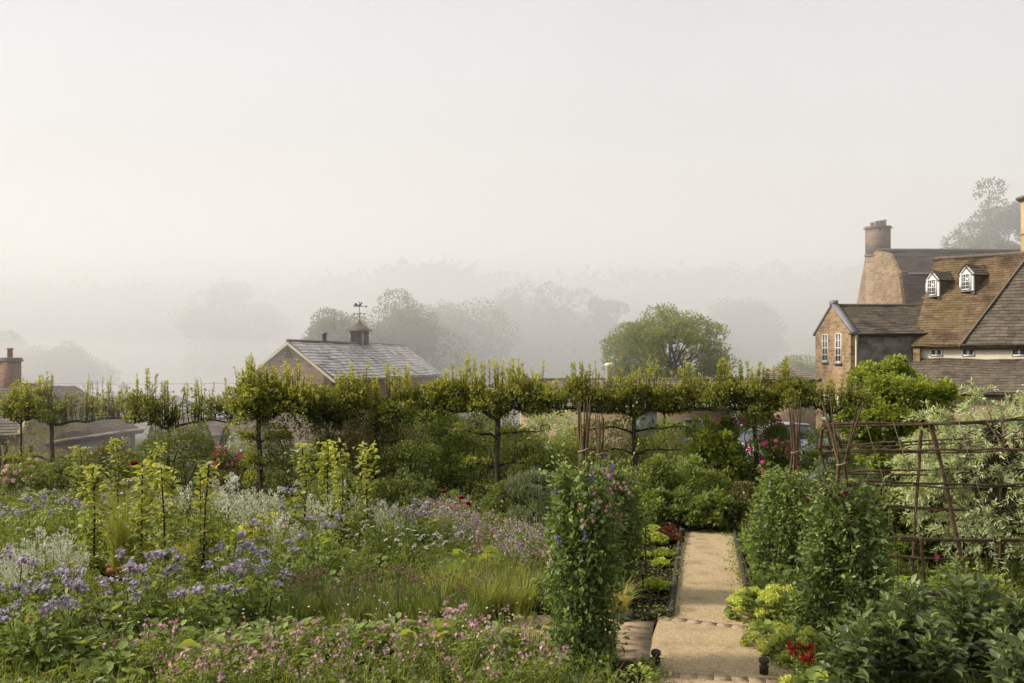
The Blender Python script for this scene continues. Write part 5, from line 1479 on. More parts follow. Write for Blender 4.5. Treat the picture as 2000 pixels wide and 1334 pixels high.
# young bean vines climbing the strings
for i, (px, py, lab) in enumerate(((1752, 1130, 'young climbing bean with pale leaves on the left string'), (1744, 1210, 'lowest young climbing bean on the left string of the frame'), (1948, 1135, 'young climbing bean with yellow-green leaves on the right string'))):
    pb_ = P(px, py + 90, yf - .05); hh = 190 / F * yf
    t = thing('young_bean', lab, 'climbing plant', pb_, group='young beans on the strings')
    r2 = np.random.default_rng(600 + i); mb = MB(); n = 16; z_ = r2.uniform(.0, 1, n) * hh
    leaves(mb, np.stack([r2.normal(size=n) * .02, r2.normal(size=n) * .02, z_], 1), np.concatenate([r2.normal(size=(n, 2)), r2.uniform(-.4, .3, (n, 1))], 1), r2.uniform(.05, .095, n), r2.uniform(.04, .07, n), T_LF, r2.uniform(.2, 1, n), r2, .6)
    mb.build('foliage', M['lettuce'], t)
    mb = MB(); tube(mb, [(0, 0, -.3), (.01, 0, hh * .5), (0, 0, hh)], .004, 4); mb.build('stem', M['stem'], t)

# ------------------------------------------------------------------ prototypes for the beds
def proto(name):
    return empty(name)
def p_stems(rng, n, h, spread, r_=.004, curve=.3):
    mb = MB(); out = []
    for k in range(n):
        a = rng.uniform(0, 2 * PI); hh = h * rng.uniform(.72, 1.08); s_ = spread * rng.uniform(.2, 1) ** .7
        b = np.array([math.cos(a), math.sin(a), 0]) * s_ * .18
        tip = np.array([math.cos(a) * s_, math.sin(a) * s_, hh]); mid = (b + tip) / 2 - np.array([math.cos(a), math.sin(a), 0]) * s_ * curve * .5
        u = np.linspace(0, 1, 6)[:, None]
        pts = (1 - u) ** 2 * b + 2 * u * (1 - u) * mid + u ** 2 * tip + rng.normal(size=(6, 3)) * .006
        tube(mb, pts, np.linspace(r_ * 1.3, r_ * .6, 6), 4, rng.uniform(0, 1)); out.append(pts)
    return mb, np.array(out)
def along(sa, rng, n, lo, hi):
    k = rng.integers(0, len(sa), n); q = rng.uniform(lo, hi, n) * (sa.shape[1] - 1.001); i = q.astype(int); f = (q - i)[:, None]
    return sa[k, i] * (1 - f) + sa[k, i + 1] * f, q / (sa.shape[1] - 1)

def make_borage(seed, bushy=1.0):
    rng = np.random.default_rng(seed); t = proto('borage')
    sb, sa = p_stems(rng, 7, .74, .46, .0065)
    sb.build('stem', M['stem'], t, True)
    mb = MB(); n = int(330 * bushy); pos, q = along(sa, rng, n, .0, .8)
    pos += rng.normal(size=(n, 3)) * [.07, .07, .03]; pos[:, 2] = np.maximum(pos[:, 2], .03)
    L = rng.uniform(.07, .15, n) * (1.25 - .75 * q)
    leaves(mb, pos, unit(pos * [1, 1, .1]) + rng.normal(size=(n, 3)) * .5, L, L * .5, T_LF, np.clip(.25 + .45 * q + rng.normal(size=n) * .16, 0, 1), rng, .75)
    mb.build('foliage', M['herb'], t)
    fl, bd = MB(), MB()
    for pts in sa:
        tip = pts[-1]; ax = unit(tip - pts[-3])
        for k in range(4):
            a = rng.uniform(0, 2 * PI); o = unit(ax * .7 + np.array([math.cos(a), math.sin(a), .1])) * rng.uniform(.06, .115)
            u = np.linspace(.15, 1, 11)[:, None]; b0 = tip - ax * rng.uniform(0, .07)
            c = b0 + o * u - np.array([0, 0, .05]) * u ** 2 + rng.normal(size=(11, 3)) * .009
            tube(bd, [b0, c[5], c[10]], .0035, 4, .4)
            flowers(fl, c[::2] + rng.normal(size=(6, 3)) * .010, np.array([0, -.4, 1.]) + rng.normal(size=(6, 3)) * .5, rng.uniform(.015, .023, 6), rng.uniform(0, 1, 6), T_FL, rng)
            balls(bd, c[1::2] + rng.normal(size=(5, 3)) * .007, rng.uniform(.007, .011, 5), rng.uniform(.2, 1, 5), 1.3)
    fl.build('blossoms', M['lilac'], t); bd.build('blossoms', M['lilac_bud'], t)
    return t

def make_plume(seed):
    rng = np.random.default_rng(seed); t = proto('white_plume')
    sb, sa = p_stems(rng, 8, .80, .26, .005, .15); sb.build('stem', M['stem'], t, True)
    mb = MB(); n = 520; pos, q = along(sa, rng, n, .05, .8); a = rng.uniform(0, 2 * PI, n)
    leaves(mb, pos, np.stack([np.cos(a), np.sin(a), np.full(n, .5)], 1), rng.uniform(.06, .12, n) * (1.1 - .5 * q), rng.uniform(.012, .028, n), T_RH, np.clip(.3 + .5 * q + rng.normal(size=n) * .15, 0, 1), rng, .6)
    mb.build('foliage', M['herb'], t)
    fl = MB()
    for pts in sa:
        tip = pts[-1]; ax = unit(pts[-1] - pts[-3]); m_ = 60
        u = rng.uniform(0, 1, m_); rr = .075 * (1 - u) ** .6 * (1 - (1 - np.minimum(u * 5, 1)) * .6) * rng.uniform(.3, 1, m_); a = np.round(rng.uniform(0, 7, m_)) * .9 + rng.normal(size=m_) * .2
        pos = tip - ax * .10 + ax * (u * .30)[:, None] + np.stack([np.cos(a), np.sin(a), .4 + 0 * a], 1) * rr[:, None] * 1.3
        leaves(fl, pos, np.stack([np.cos(a), np.sin(a), 1.2 + 0 * a], 1), rng.uniform(.030, .055, m_), rng.uniform(.014, .022, m_), T_RH, rng.uniform(0, 1, m_), rng, .4)
    fl.build('blossoms', M['cream'], t)
    return t

def make_umbel(seed, col='white', h=.62, dense=1.0):
    rng = np.random.default_rng(seed); t = proto('white_umbel')
    sb, sa = p_stems(rng, 5, h, .30, .003, .1)
    mb = MB(); n = int(620 * dense); pos, q = along(sa, rng, n, .0, .8); pos += rng.normal(size=(n, 3)) * [.06, .06, .02]
    leaves(mb, pos, rng.normal(size=(n, 3)) + [0, 0, .6], rng.uniform(.03, .07, n), rng.uniform(.006, .012, n), T_RH, np.clip(.2 + .5 * q + rng.normal(size=n) * .15, 0, 1), rng, .5)
    mb.build('foliage', M['herb'], t)
    fl = MB()
    for pts in sa:
        tip = pts[-1]; m_ = 26; a = rng.uniform(0, 2 * PI, m_); rr = rng.uniform(.022, .05) * rng.uniform(0, 1, m_) ** .5
        tx, ty = rng.normal(size=2) * .45; pos = tip + np.stack([rr * np.cos(a), rr * np.sin(a), .014 - 7 * rr ** 2 + rr * np.cos(a) * tx + rr * np.sin(a) * (ty - .4)], 1)
        flowers(fl, pos, np.array([0, 0, 1.]) + rng.normal(size=(m_, 3)) * .25, rng.uniform(.008, .014, m_), rng.uniform(.2, 1, m_), T_FL, rng)
        for j in range(5): tube(sb, [tip - [0, 0, .05], pos[j]], .0015, 3)
    sb.build('stem', M['stem'], t, True)
    fl.build('blossoms', M[col], t)
    return t

def make_chives(seed, nb=230, h=.40, w_=.0055, mat='grass_dark', seeds=14, lean=.55, rad=.09):
    rng = np.random.default_rng(seed); t = proto('chive_clump')
    a = rng.uniform(0, 2 * PI, nb); rr = rad * rng.uniform(0, 1, nb) ** .5
    mb = MB(); q = rng.uniform(0, 1, nb)
    blades(mb, np.stack([rr * np.cos(a), rr * np.sin(a), np.zeros(nb)], 1), a + rng.normal(size=nb) * .7, h * rng.uniform(.55, 1.1, nb), lean * rng.uniform(.1, 1.1, nb), w_, 4, q, rng)
    mb.build('blades', M[mat], t)
    if seeds:
        s_, hd = MB(), MB()
        for k in range(seeds):
            a = rng.uniform(0, 2 * PI); l_ = rng.uniform(.05, .18); hh = h * rng.uniform(.95, 1.3)
            tip = np.array([l_ * math.cos(a), l_ * math.sin(a), hh]); tube(s_, [(0, 0, 0), tip * [.4, .4, .55], tip], .0022, 4, .8)
            m_ = 16; d = dirs(m_, rng); flowers(hd, tip + d * .010, d, .008, rng.uniform(0, 1, m_), T_FL, rng)
        s_.build('stem', M['stem'], t); hd.build('blossoms', M['seed'], t)
    return t

def make_campion(seed, col='pink', h=.46, n=10, fsz=.0165, leaf='herb', spread=.30, per=5, nl=620):
    rng = np.random.default_rng(seed); t = proto('pink_campion')
    sb, sa = p_stems(rng, n, h, spread, .0028, .1)
    mb = MB(); pos, q = along(sa, rng, nl, .0, .85); pos += rng.normal(size=(nl, 3)) * [.03, .03, .015]; a = rng.uniform(0, 2 * PI, nl)
    leaves(mb, pos, np.stack([np.cos(a), np.sin(a), rng.uniform(-.1, 1, nl)], 1), rng.uniform(.03, .07, nl), rng.uniform(.008, .020, nl), T_RH, np.clip(.25 + .45 * q + rng.normal(size=nl) * .17, 0, 1), rng, .5)
    mb.build('foliage', M[leaf], t)
    fl = MB()
    for pts in sa:
        tip = pts[-1]
        for j in range(per):
            a = rng.uniform(0, 2 * PI); o = np.array([math.cos(a), math.sin(a), rng.uniform(.2, 1.3)]) * rng.uniform(.01, .055)
            b = tip - [0, 0, rng.uniform(0, .07)]
            tube(sb, [b, b + o], .0012, 3)
            flowers(fl, (b + o)[None], (o + rng.normal(size=3) * .02)[None], np.array([fsz * rng.uniform(.7, 1.25)]), rng.uniform(0, 1, 1), T_FL, rng)
            balls(fl, (b + o * .8)[None], np.array([fsz * .35]), 0.0, 1.4)
    sb.build('stem', M['stem'], t); fl.build('blossoms', M[col], t)
    return t

def make_mound(seed, rx, hz, n, L, W, mat, T=T_RD, froth=None, name='mound', flat=.85):
    rng = np.random.default_rng(seed); t = proto(name)
    a = rng.uniform(0, 2 * PI, n); u = rng.uniform(0, 1, n) ** .5; r_ = rx * u
    z = hz * (1 - u ** 2.2) * rng.uniform(.55, 1.05, n) + .02
    pos = np.stack([r_ * np.cos(a), r_ * np.sin(a), z], 1)
    d = np.stack([np.cos(a), np.sin(a), rng.uniform(-.2, .7, n)], 1) + rng.normal(size=(n, 3)) * .35
    mb = MB(); s_ = rng.uniform(.65, 1.2, n)
    leaves(mb, pos, d, L * s_, W * s_, T, np.clip(.2 + .6 * z / hz * .7 + rng.normal(size=n) * .17, 0, 1), rng, flat)
    for k in range(14):
        tube(mb, [(0, 0, -.02), pos[k] * [.5, .5, .8], pos[k]], .003, 4, .3)
    mb.build('foliage', M[mat], t)
    if froth:
        fm, nf, fs = froth
        f = MB(); ncl = 26; dd = dirs(ncl, rng, .05); cs = dd * [rx * 1.0, rx * 1.0, hz * 1.25]
        k = rng.integers(0, ncl, nf); off = dirs(nf, rng) * rng.uniform(.2, 1, nf)[:, None] * rx * .26
        pp = cs[k] + off * [1, 1, .7]; pp[:, 2] = np.maximum(pp[:, 2], .02)
        flowers(f, pp, dirs(nf, rng, -.2), rng.uniform(.7, 1.3, nf) * fs, rng.uniform(0, 1, nf), T_FL, rng)
        f.build('blossoms', M[fm], t)
    return t

def make_lettuce(seed, mat='lettuce', rx=.17, hz=.15):
    rng = np.random.default_rng(seed); t = proto('lettuce'); n = 46
    k = np.arange(n); a = k * 2.4; u = (k / n) ** .7
    d = np.stack([np.cos(a) * (.25 + u), np.sin(a) * (.25 + u), 1.15 - u], 1)
    mb = MB(); leaves(mb, np.stack([.02 * np.cos(a), .02 * np.sin(a), .02 + 0 * a], 1), d, rng.uniform(.75, 1.1, n) * (rx * (.45 + .55 * u)) * 1.1, .6 * rx * (.6 + .5 * u), T_RD, np.clip(1 - .7 * u + rng.normal(size=n) * .12, 0, 1), rng, .7)
    m_ = 110; a = rng.uniform(0, 2 * PI, m_); u = rng.uniform(.2, 1, m_)      # ruffled edges
    leaves(mb, np.stack([rx * u * np.cos(a), rx * u * np.sin(a), hz * (1.05 - .6 * u)], 1), np.stack([np.cos(a), np.sin(a), 1.2 + 0 * a], 1), .04, .04, T_RD, rng.uniform(.3, 1, m_), rng, .3)
    mb.build('foliage', M[mat], t)
    return t

def make_bean(seed, h=1.0):
    rng = np.random.default_rng(seed); t = proto('broad_bean')
    st, mb = MB(), MB()
    for k in range(4):
        a0 = rng.uniform(0, 2 * PI); b = np.array([math.cos(a0), math.sin(a0), 0]) * .07; lean = np.array([math.cos(a0), math.sin(a0), 0]) * rng.uniform(.03, .17)
        hh = h * rng.uniform(.75, 1.05); u = np.linspace(0, 1, 7)[:, None]
        pts = b + lean * u ** 1.5 + np.array([0, 0, hh]) * u; tube(st, pts, np.linspace(.010, .006, 7), 5, .6)
        nn = 17
        for j in range(nn):
            q = .12 + .88 * j / (nn - 1); p_ = b + lean * q ** 1.5 + np.array([0, 0, hh * q]); a = j * 2.5 + a0; top = max(0, (q - .8) / .2)
            o = np.array([math.cos(a), math.sin(a), .6 + 1.4 * top]); o = unit(o); ln = .15 * (1 - .55 * top)
            tube(st, [p_, p_ + o * ln], .003, 4, .8)
            m_ = 5; f = np.array([.35, .35, .75, .75, 1.0]); sd_ = unit(np.cross(o, [0, 0, 1.])); sg = np.array([-1, 1, -1, 1, 0])
            lp = p_ + o * (ln * f)[:, None]
            ld = o * .55 + sd_ * (sg * .8)[:, None] + rng.normal(size=(m_, 3)) * .2
            L = .165 * (1 - .35 * top) * rng.uniform(.8, 1.15, m_)
            leaves(mb, lp, ld, L, L * .45, T_LF, np.clip(.3 + .4 * top + rng.normal(size=m_) * .17, 0, 1), rng, .7)
    st.build('stem', M['stem'], t, True); mb.build('foliage', M['bean'], t)
    return t

def hide_proto(t):          # the prototype itself becomes the first placed plant
    return t
def put(pr, label, cat, x, y, sc=1.0, group=None, used=set(), z=0.0, name=None):
    if pr.as_pointer() not in used: o = pr; used.add(pr.as_pointer())
    else: o = copy_tree(pr)
    if name: o.name = name
    o.location = (float(x), float(y), float(-SL * y + z)); o.rotation_euler = (0, 0, random.uniform(0, 6.283)); o.scale = (sc, sc, sc * random.uniform(.92, 1.1))
    return tag(o, label, cat, group)
random.seed(5)
def putpx(pr, label, cat, px, py, sc=1.0, group=None, name=None):
    q = G(px, py); return put(pr, label, cat, q[0], q[1], sc, group, name=name)

# ------------------------------------------------------------------ goblet-trained young pears and the pot
def goblet(label, base, arms, seed, h0=.32, cane=None):
    rng = np.random.default_rng(seed); t = thing('goblet_pear', label, 'fruit tree', base, group='goblet-trained young pears')
    mb = MB(); limb(mb, (0, 0, -.1), (0, 0, h0), .028, .022, rng, .01, 5, 8); lf = MB()
    for (dx, dy, h) in arms:
        c = [np.array([0, 0, h0 - .02]), np.array([dx * .45, dy * .45, h0 + .01]), np.array([dx * .85, dy * .85, h0 + .07]), np.array([dx, dy, h0 + .25]), np.array([dx, dy, h0 + .25 + (h - h0 - .25) * .5]) + rng.normal(size=3) * .045, np.array([dx + rng.normal() * .05, dy, h])]
        pts = []
        for i in range(5):
            for k in range(4): pts.append(c[i] + (c[i + 1] - c[i]) * k / 4)
        pts.append(c[-1]); pts = np.array(pts); pts[1:-1] = (pts[:-2] + pts[1:-1] * 2 + pts[2:]) / 4
        tube(mb, pts, np.linspace(.023, .008, len(pts)), 7, rng.uniform(.2, .8))
        up = pts[9:]; n = 430; k = rng.integers(0, len(up) - 1, n); f = rng.uniform(0, 1, (n, 1)); pos = up[k] * (1 - f) + up[k + 1] * f
        sp_ = rng.integers(0, 26, n); cl = rng.normal(size=(26, 3)) * [.075, .075, 0]; pos = pos + cl[sp_]
        a = rng.uniform(0, 2 * PI, n); d = np.stack([np.cos(a), np.sin(a), rng.uniform(-.6, .8, n)], 1)
        leaves(lf, pos + d * .02, d, rng.uniform(.065, .125, n), rng.uniform(.038, .068, n), T_LF, np.clip(.2 + .5 * (pos[:, 2] - h0) / (h - h0) + rng.normal(size=n) * .18, 0, 1), rng, .65)
        for j in range(7):
            q = up[rng.integers(1, len(up) - 1)]; tube(mb, [q, q + np.append(rng.normal(size=2) * .05, .03)], [.006, .003], 4)
    mb.build('trunk', M['dark_bark'], t, True); lf.build('foliage', M['young_pear'], t)
    if cane:
        for (dx, dy, h) in cane:
            m2 = MB(); tube(m2, [(dx, dy, -.1), (dx, dy, h)], .008, 6); m2.build('support_cane', M['stake'], t)
    return t
def arm(base, px, top, Y):
    q = P(px, top, Y); return (q[0] - base[0], Y - base[1], q[2] - base[2])
b = G(292, 1192)
goblet('goblet-trained young pear with four leafy uprights in front of the terracotta pot', b, [arm(b, 183, 912, b[1] + .1), arm(b, 276, 905, b[1] + .5), arm(b, 322, 915, b[1] - .28), arm(b, 398, 905, b[1] + .05)], 1, .34, [arm(b, 391, 925, b[1])])
b = G(664, 1100)
goblet('goblet-trained young pear in the middle of the flower beds with four pale leafy uprights', b, [arm(b, 594, 868, b[1] + .2), arm(b, 642, 862, b[1] + .6), arm(b, 667, 864, b[1] - .4), arm(b, 718, 868, b[1] + .1)], 2, .38)
b = G(226, 1020)
goblet('farther goblet-trained young pear standing left, behind the terracotta pot', b, [arm(b, 160, 872, b[1]), arm(b, 231, 858, b[1] + .3), arm(b, 302, 868, b[1])], 3, .3)

p_ = G(238, 1152); t = thing('terracotta_pot', 'terracotta pot with a thick rim behind the goblet pear', 'pot', p_)
mb = MB(); lathe(mb, [(0, 0), (.13, 0), (.19, .26), (.215, .27), (.222, .34), (.20, .345), (.18, .33), (.17, .29), (0, .28)], sides=24); mb.build('body', M['terracotta'], t, True)
mb = MB(); lathe(mb, [(0, .315), (.178, .312)], sides=20); mb.build('soil', M['soil'], t)
rng = np.random.default_rng(70); nb = 400; a = rng.uniform(0, 2 * PI, nb); rr = .15 * rng.uniform(0, 1, nb) ** .5
mb = MB(); tips = blades(mb, np.stack([rr * np.cos(a), rr * np.sin(a), np.zeros(nb)], 1), a + rng.normal(size=nb) * .5, rng.uniform(.6, 1.32, nb), .34 * rng.uniform(.1, 1.2, nb), .007, 5, rng.uniform(.1, 1, nb), rng)
t = thing('potted_grass', 'tall fine-stemmed plant growing out of the terracotta pot with small white flowers', 'plant', p_ + [0, 0, .31])
mb.build('blades', M['grass'], t); f = MB(); k = rng.integers(0, nb, 46); flowers(f, tips[k], np.array([0, -.3, 1.]) + rng.normal(size=(46, 3)) * .4, rng.uniform(.014, .026, 46), rng.uniform(.3, 1, 46), T_FL, rng); f.build('blossoms', M['white'], t)

# ------------------------------------------------------------------ the right-hand planting
bean_protos = [make_bean(i + 1) for i in range(3)]
for i, (px, py, sc, lab) in enumerate(((1650, 1385, 1.0, 'leftmost broad bean plant at the bottom right, beside the dark red flowers'), (1716, 1360, 1.0, 'broad bean plant second from the left at the bottom edge'), (1770, 1342, 1.1, 'broad bean plant with a tall pale tip in front of the hazel frame'),
        (1840, 1380, 1.0, 'low broad bean plant at the bottom edge between two taller ones'), (1880, 1318, 1.28, 'tallest broad bean plant, standing right of the leaning hazel post'), (1950, 1345, 1.1, 'broad bean plant near the right edge in front of the gravel patch'), (2010, 1320, 1.15, 'broad bean plant cut by the right edge of the photo'), (1985, 1420, 1.0, 'broad bean plant in the bottom right corner'))):
    putpx(bean_protos[i % 3], lab, 'bean plant', px, py + 25, sc * .80, 'broad beans at the bottom right')

al_ = [make_mound(20 + i, .30, .27, 200, .07, .075, 'herb', T_RD, ('lime', 3400, .0125), 'lady_mantle') for i in range(2)]
for i, (px, py, sc, lab) in enumerate(((1470, 1205, 1.0, 'lime-flowered lady\'s mantle spilling onto the right edge of the path'), (1530, 1215, 1.1, 'largest lime lady\'s mantle mound at the foot of the rear right cane tower'), (1498, 1262, .8, 'low lime lady\'s mantle just below the path corner brick'),
        (1555, 1290, 1.0, 'lime lady\'s mantle above the dark red sweet william'), (1590, 1370, .9, 'lime lady\'s mantle at the bottom edge beside the front finial'), (1588, 1245, .9, 'lime lady\'s mantle behind the front right sweet pea'))):
    putpx(al_[i % 2], lab, 'lady\'s mantle', px, py, sc, 'lime lady\'s mantle along the path')
for i, (px, py, sc, lab) in enumerate(((1462, 1085, .75, 'small lime-green plant on the right side of the path near its far end'), (1482, 1130, .7, 'low yellow-green plant halfway along the right side of the path'), (1478, 1060, .8, 'lime-green clump opposite the dark red lettuce'))):
    if i == 0: pr = make_mound(33, .26, .26, 130, .07, .05, 'lettuce', T_LF, None, 'leafy_plant')
    putpx(pr, lab, 'leafy plant', px, py, sc, 'leafy plants on the right of the path')
lt = [make_lettuce(1), make_lettuce(2), make_lettuce(3, 'red_lettuce')]
for (px, py, k, sc, lab) in ((1278, 1066, 0, 1.35, 'big pale lettuce in the middle of the bed row'), (1296, 1092, 1, 1.0, 'ragged green lettuce beside the path edging'), (1292, 1108, 1, .8, 'small green lettuce below the ragged one'), (1277, 1156, 0, 1.15, 'frontmost pale green lettuce in the lettuce bed'),
        (1275, 1046, 1, 1.2, 'yellow-green lettuce at the far end of the bed'), (1305, 1050, 2, 1.25, 'dark red lettuce at the far right of the bed'), (1316, 1062, 2, 1.0, 'smaller dark red lettuce against the path edging'), (1302, 1040, 2, 1.1, 'dark red lettuce hidden behind the larger red one'), (1256, 1090, 1, .8, 'small lettuce left of the tall black stake'), (1262, 1052, 0, 1.1, 'lettuce at the far left corner of the bed')):
    putpx(lt[k], lab, 'lettuce', px, py, sc, 'lettuces in the bed beside the path')
sw = make_campion(44, 'red', .40, 7, .017, 'herb', .13, 16, 260); putpx(sw, 'dark red sweet william at the edge of the path, bottom right', 'flower', 1570, 1345, 1.0, name='sweet_william')
putpx(make_mound(36, .22, .2, 150, .06, .035, 'lettuce', T_LF, None, 'leafy_plant'), 'bright green parsley-like plant left of the front finial', 'leafy plant', 1245, 1345, 1.0)
putpx(make_campion(45, 'maroon', .34, 4, .022, 'herb', .12, 2, 60), 'slender plant with near-black flowers left of the brick strip', 'flower', 1200, 1306, .9, name='dark_flower')
putpx(make_chives(46, 260, .5, .008, 'grass_dry', 0, .9, .10), 'pale arching grass tuft at the foot of the rear sweet peas', 'grass', 1205, 1203, 1.0, name='grass_tuft')
mb_ = make_mound(37, .45, .45, 420, .085, .06, 'herb', T_LF, None, 'leafy_plant')
for px, py, sc, lab in ((1640, 1300, .9, 'leafy undergrowth at the foot of the front right sweet pea'), (1700, 1240, .9, 'leafy undergrowth inside the left of the hazel frame'), (1760, 1190, .9, 'leafy plant in the middle of the hazel frame with a magenta bloom'), (1870, 1185, 1.0, 'leafy plant below the right string of the hazel frame'), (1940, 1210, 1.0, 'leafy plant at the foot of the willow-leaved pear'), (1520, 1165, .8, 'leafy undergrowth at the foot of the rear right sweet pea'), (1490, 1075, .7, 'low leaves below the bronze shrub')):
    putpx(mb_, lab, 'leafy plant', px, py, sc, 'leafy undergrowth on the right')
q = P(1829, 1088, 9.9); t = thing('magenta_flower', 'single magenta bloom showing through the hazel frame', 'flower', q - [0, 0, .5]); mb = MB(); tube(mb, [(0, 0, -.35), (.01, 0, .2), (0, 0, .5)], .003, 4); mb.build('stem', M['stem'], t); mb = MB(); flowers(mb, np.array([[0, 0, .5], [0, -.01, .48]]), np.array([[0, -1, .3], [0, -1, -.2]]), np.array([.032, .026]), np.array([.4, .8])); mb.build('petals', M['magenta'], t)

# ------------------------------------------------------------------ the left-hand flower beds
bor = [make_borage(i + 1) for i in range(4)]
spots = [(-20, 1235), (30, 1265), (85, 1258), (128, 1282), (310, 1275), (15, 1320), (75, 1340), (350, 1262), (240, 1265)]
for i, (px, py) in enumerate(spots):
    putpx(bor[i % 4], 'lilac-flowered borage in the drift filling the bottom left corner', 'borage', px, py, random.uniform(1.0, 1.25), 'borage drift in the bottom left corner')
spots = [(440, 1245), (510, 1235), (430, 1195), (520, 1165), (600, 1150), (560, 1120)]
for i, (px, py) in enumerate(spots):
    putpx(bor[i % 4], 'lilac-flowered borage in the drift right of the front goblet pear', 'borage', px, py, random.uniform(.9, 1.15), 'borage drift right of the front goblet pear')
spots = [(60, 1075), (150, 1080), (120, 1045), (790, 1085), (750, 1070), (830, 1075), (560, 1040), (600, 1030)]
for i, (px, py) in enumerate(spots):
    putpx(bor[(i + 1) % 4], 'lilac-flowered borage among the white flowers farther back in the beds', 'borage', px, py, random.uniform(.9, 1.1), 'borage scattered in the farther beds')
plu = [make_plume(i + 1) for i in range(3)]
spots = [(445, 1060), (490, 1070), (420, 1090), (520, 1090), (455, 1120), (600, 1085), (640, 1065), (705, 1085), (620, 1115), (760, 1110), (340, 1085), (560, 1130)]
for i, (px, py) in enumerate(spots):
    putpx(plu[i % 3], 'cream-plumed flower in the drift between the two goblet pears', 'flower', px, py, random.uniform(.7, 1.15), 'cream plumes between the goblet pears')
spots = [(80, 1225), (130, 1215), (40, 1215), (-10, 1270), (105, 1180)]
for i, (px, py) in enumerate(spots):
    putpx(plu[i % 3], 'cream-plumed flower among the borage at the far left', 'flower', px, py, random.uniform(.75, .95), 'cream plumes among the left borage')
umb = [make_umbel(i + 1) for i in range(3)]
spots = [(90, 1110), (0, 1085), (170, 1100), (145, 1060), (320, 1120), (260, 1085), (30, 1040)]
for i, (px, py) in enumerate(spots):
    putpx(umb[i % 3], 'white lacy-flowered umbel in the drift left of the terracotta pot', 'flower', px, py, random.uniform(.9, 1.15), 'white umbels left of the pot')
spots = [(815, 1120), (850, 1118), (880, 1125), (790, 1140), (905, 1110), (845, 1140)]
for i, (px, py) in enumerate(spots):
    putpx(umb[i % 3], 'white lacy-flowered umbel above the grassy tufts in the middle', 'flower', px, py, random.uniform(.8, 1.0), 'white umbels above the grass tufts')
chv = [make_chives(i + 1) for i in range(3)] + [make_chives(9, 260, .46, .0075, 'grass', 4, .6, .1)]
spots = [(560, 1205), (600, 1222), (640, 1215), (680, 1230), (720, 1215), (745, 1235), (690, 1200), (780, 1222), (820, 1230), (865, 1225), (620, 1190), (850, 1205), (800, 1198), (905, 1240), (580, 1235), (740, 1195), (660, 1240), (930, 1225)]
for i, (px, py) in enumerate(spots):
    putpx(chv[i % 3], 'chive clump with brownish seed heads in the row across the front bed', 'chives', px, py, random.uniform(.95, 1.25), 'chive clumps across the front bed')
spots = [(860, 1190), (900, 1185), (935, 1190), (965, 1180), (995, 1190), (1020, 1200), (880, 1165), (920, 1160), (955, 1155), (1000, 1160), (1035, 1170), (840, 1165), (985, 1215), (945, 1215)]
for i, (px, py) in enumerate(spots):
    putpx(chv[3], 'bright grassy clump in the swathe left of the front sweet peas', 'grass', px, py, random.uniform(.95, 1.35), 'bright grass swathe left of the sweet peas', name='grass_clump')
fg = make_chives(12, 900, .62, .006, 'grass', 0, .95, .22); fg.name = 'fountain_grass'
for px, py, sc, lab in ((22, 1165, 1.15, 'dense fountain grass mound at the left edge behind the borage'), (105, 1148, .9, 'fine dark grass mound between the left fountain grass and the pot'), (345, 1215, .95, 'grass mound under the arms of the front goblet pear, to the right'), (260, 1170, .7, 'grass mound at the foot of the front goblet pear, to the left')):
    putpx(fg, lab, 'grass', px, py, sc, 'grass mounds in the left bed', name='fountain_grass')
cam_ = [make_campion(i + 1) for i in range(4)] + [make_campion(8, 'pale_pink', .42, 10, .011)]
k = 0
for py, x0, x1, st_ in ((1312, 120, 1010, 44), (1345, 100, 1030, 42), (1378, 60, 1060, 46), (1300, 560, 1000, 60), (1280, 700, 1000, 60)):
    for px in range(x0, x1, st_):
        if random.random() < .38 or (px < 330 and random.random() < .4): k += 1; continue
        putpx(cam_[k % 5], 'little pink-flowered plant in the drift along the bottom of the photo', 'flower', px + random.uniform(-16, 16), py + random.uniform(-9, 9), random.uniform(.72, 1.2), 'pink flowers along the bottom'); k += 1
cm2 = [make_campion(30 + i, 'mauve', .52, 22, .013, 'herb', .36, 9, 420) for i in range(2)] + [make_campion(33, 'pink', .5, 20, .012, 'herb', .34, 8, 420)]
for py, x0, x1, st_ in ((1048, 830, 960, 40), (1075, 850, 1060, 42), (1100, 900, 1075, 44), (1130, 960, 1080, 44), (1028, 850, 930, 40)):
    for px in range(x0, x1, st_):
        putpx(cm2[k % 3], 'frothy pink-mauve flower in the drift behind the front sweet peas', 'flower', px + random.uniform(-14, 14), py + random.uniform(-8, 8), random.uniform(.9, 1.15), 'pink drift behind the front sweet peas'); k += 1
# hazy pinkish plants at far left
cm3 = make_campion(40, 'mauve', .42, 18, .012, 'mid_shrub', .34, 5, 500)
for px, py in ((20, 1000), (70, 1010), (125, 1000), (165, 1020), (40, 1030), (100, 1032), (190, 1000), (250, 1000), (0, 1050), (330, 1010), (380, 1015), (420, 1005)):
    putpx(cm3, 'hazy mauve plant in the meadow strip behind the left bed', 'flower', px, py, random.uniform(1.0, 1.3), 'mauve meadow plants at the left')
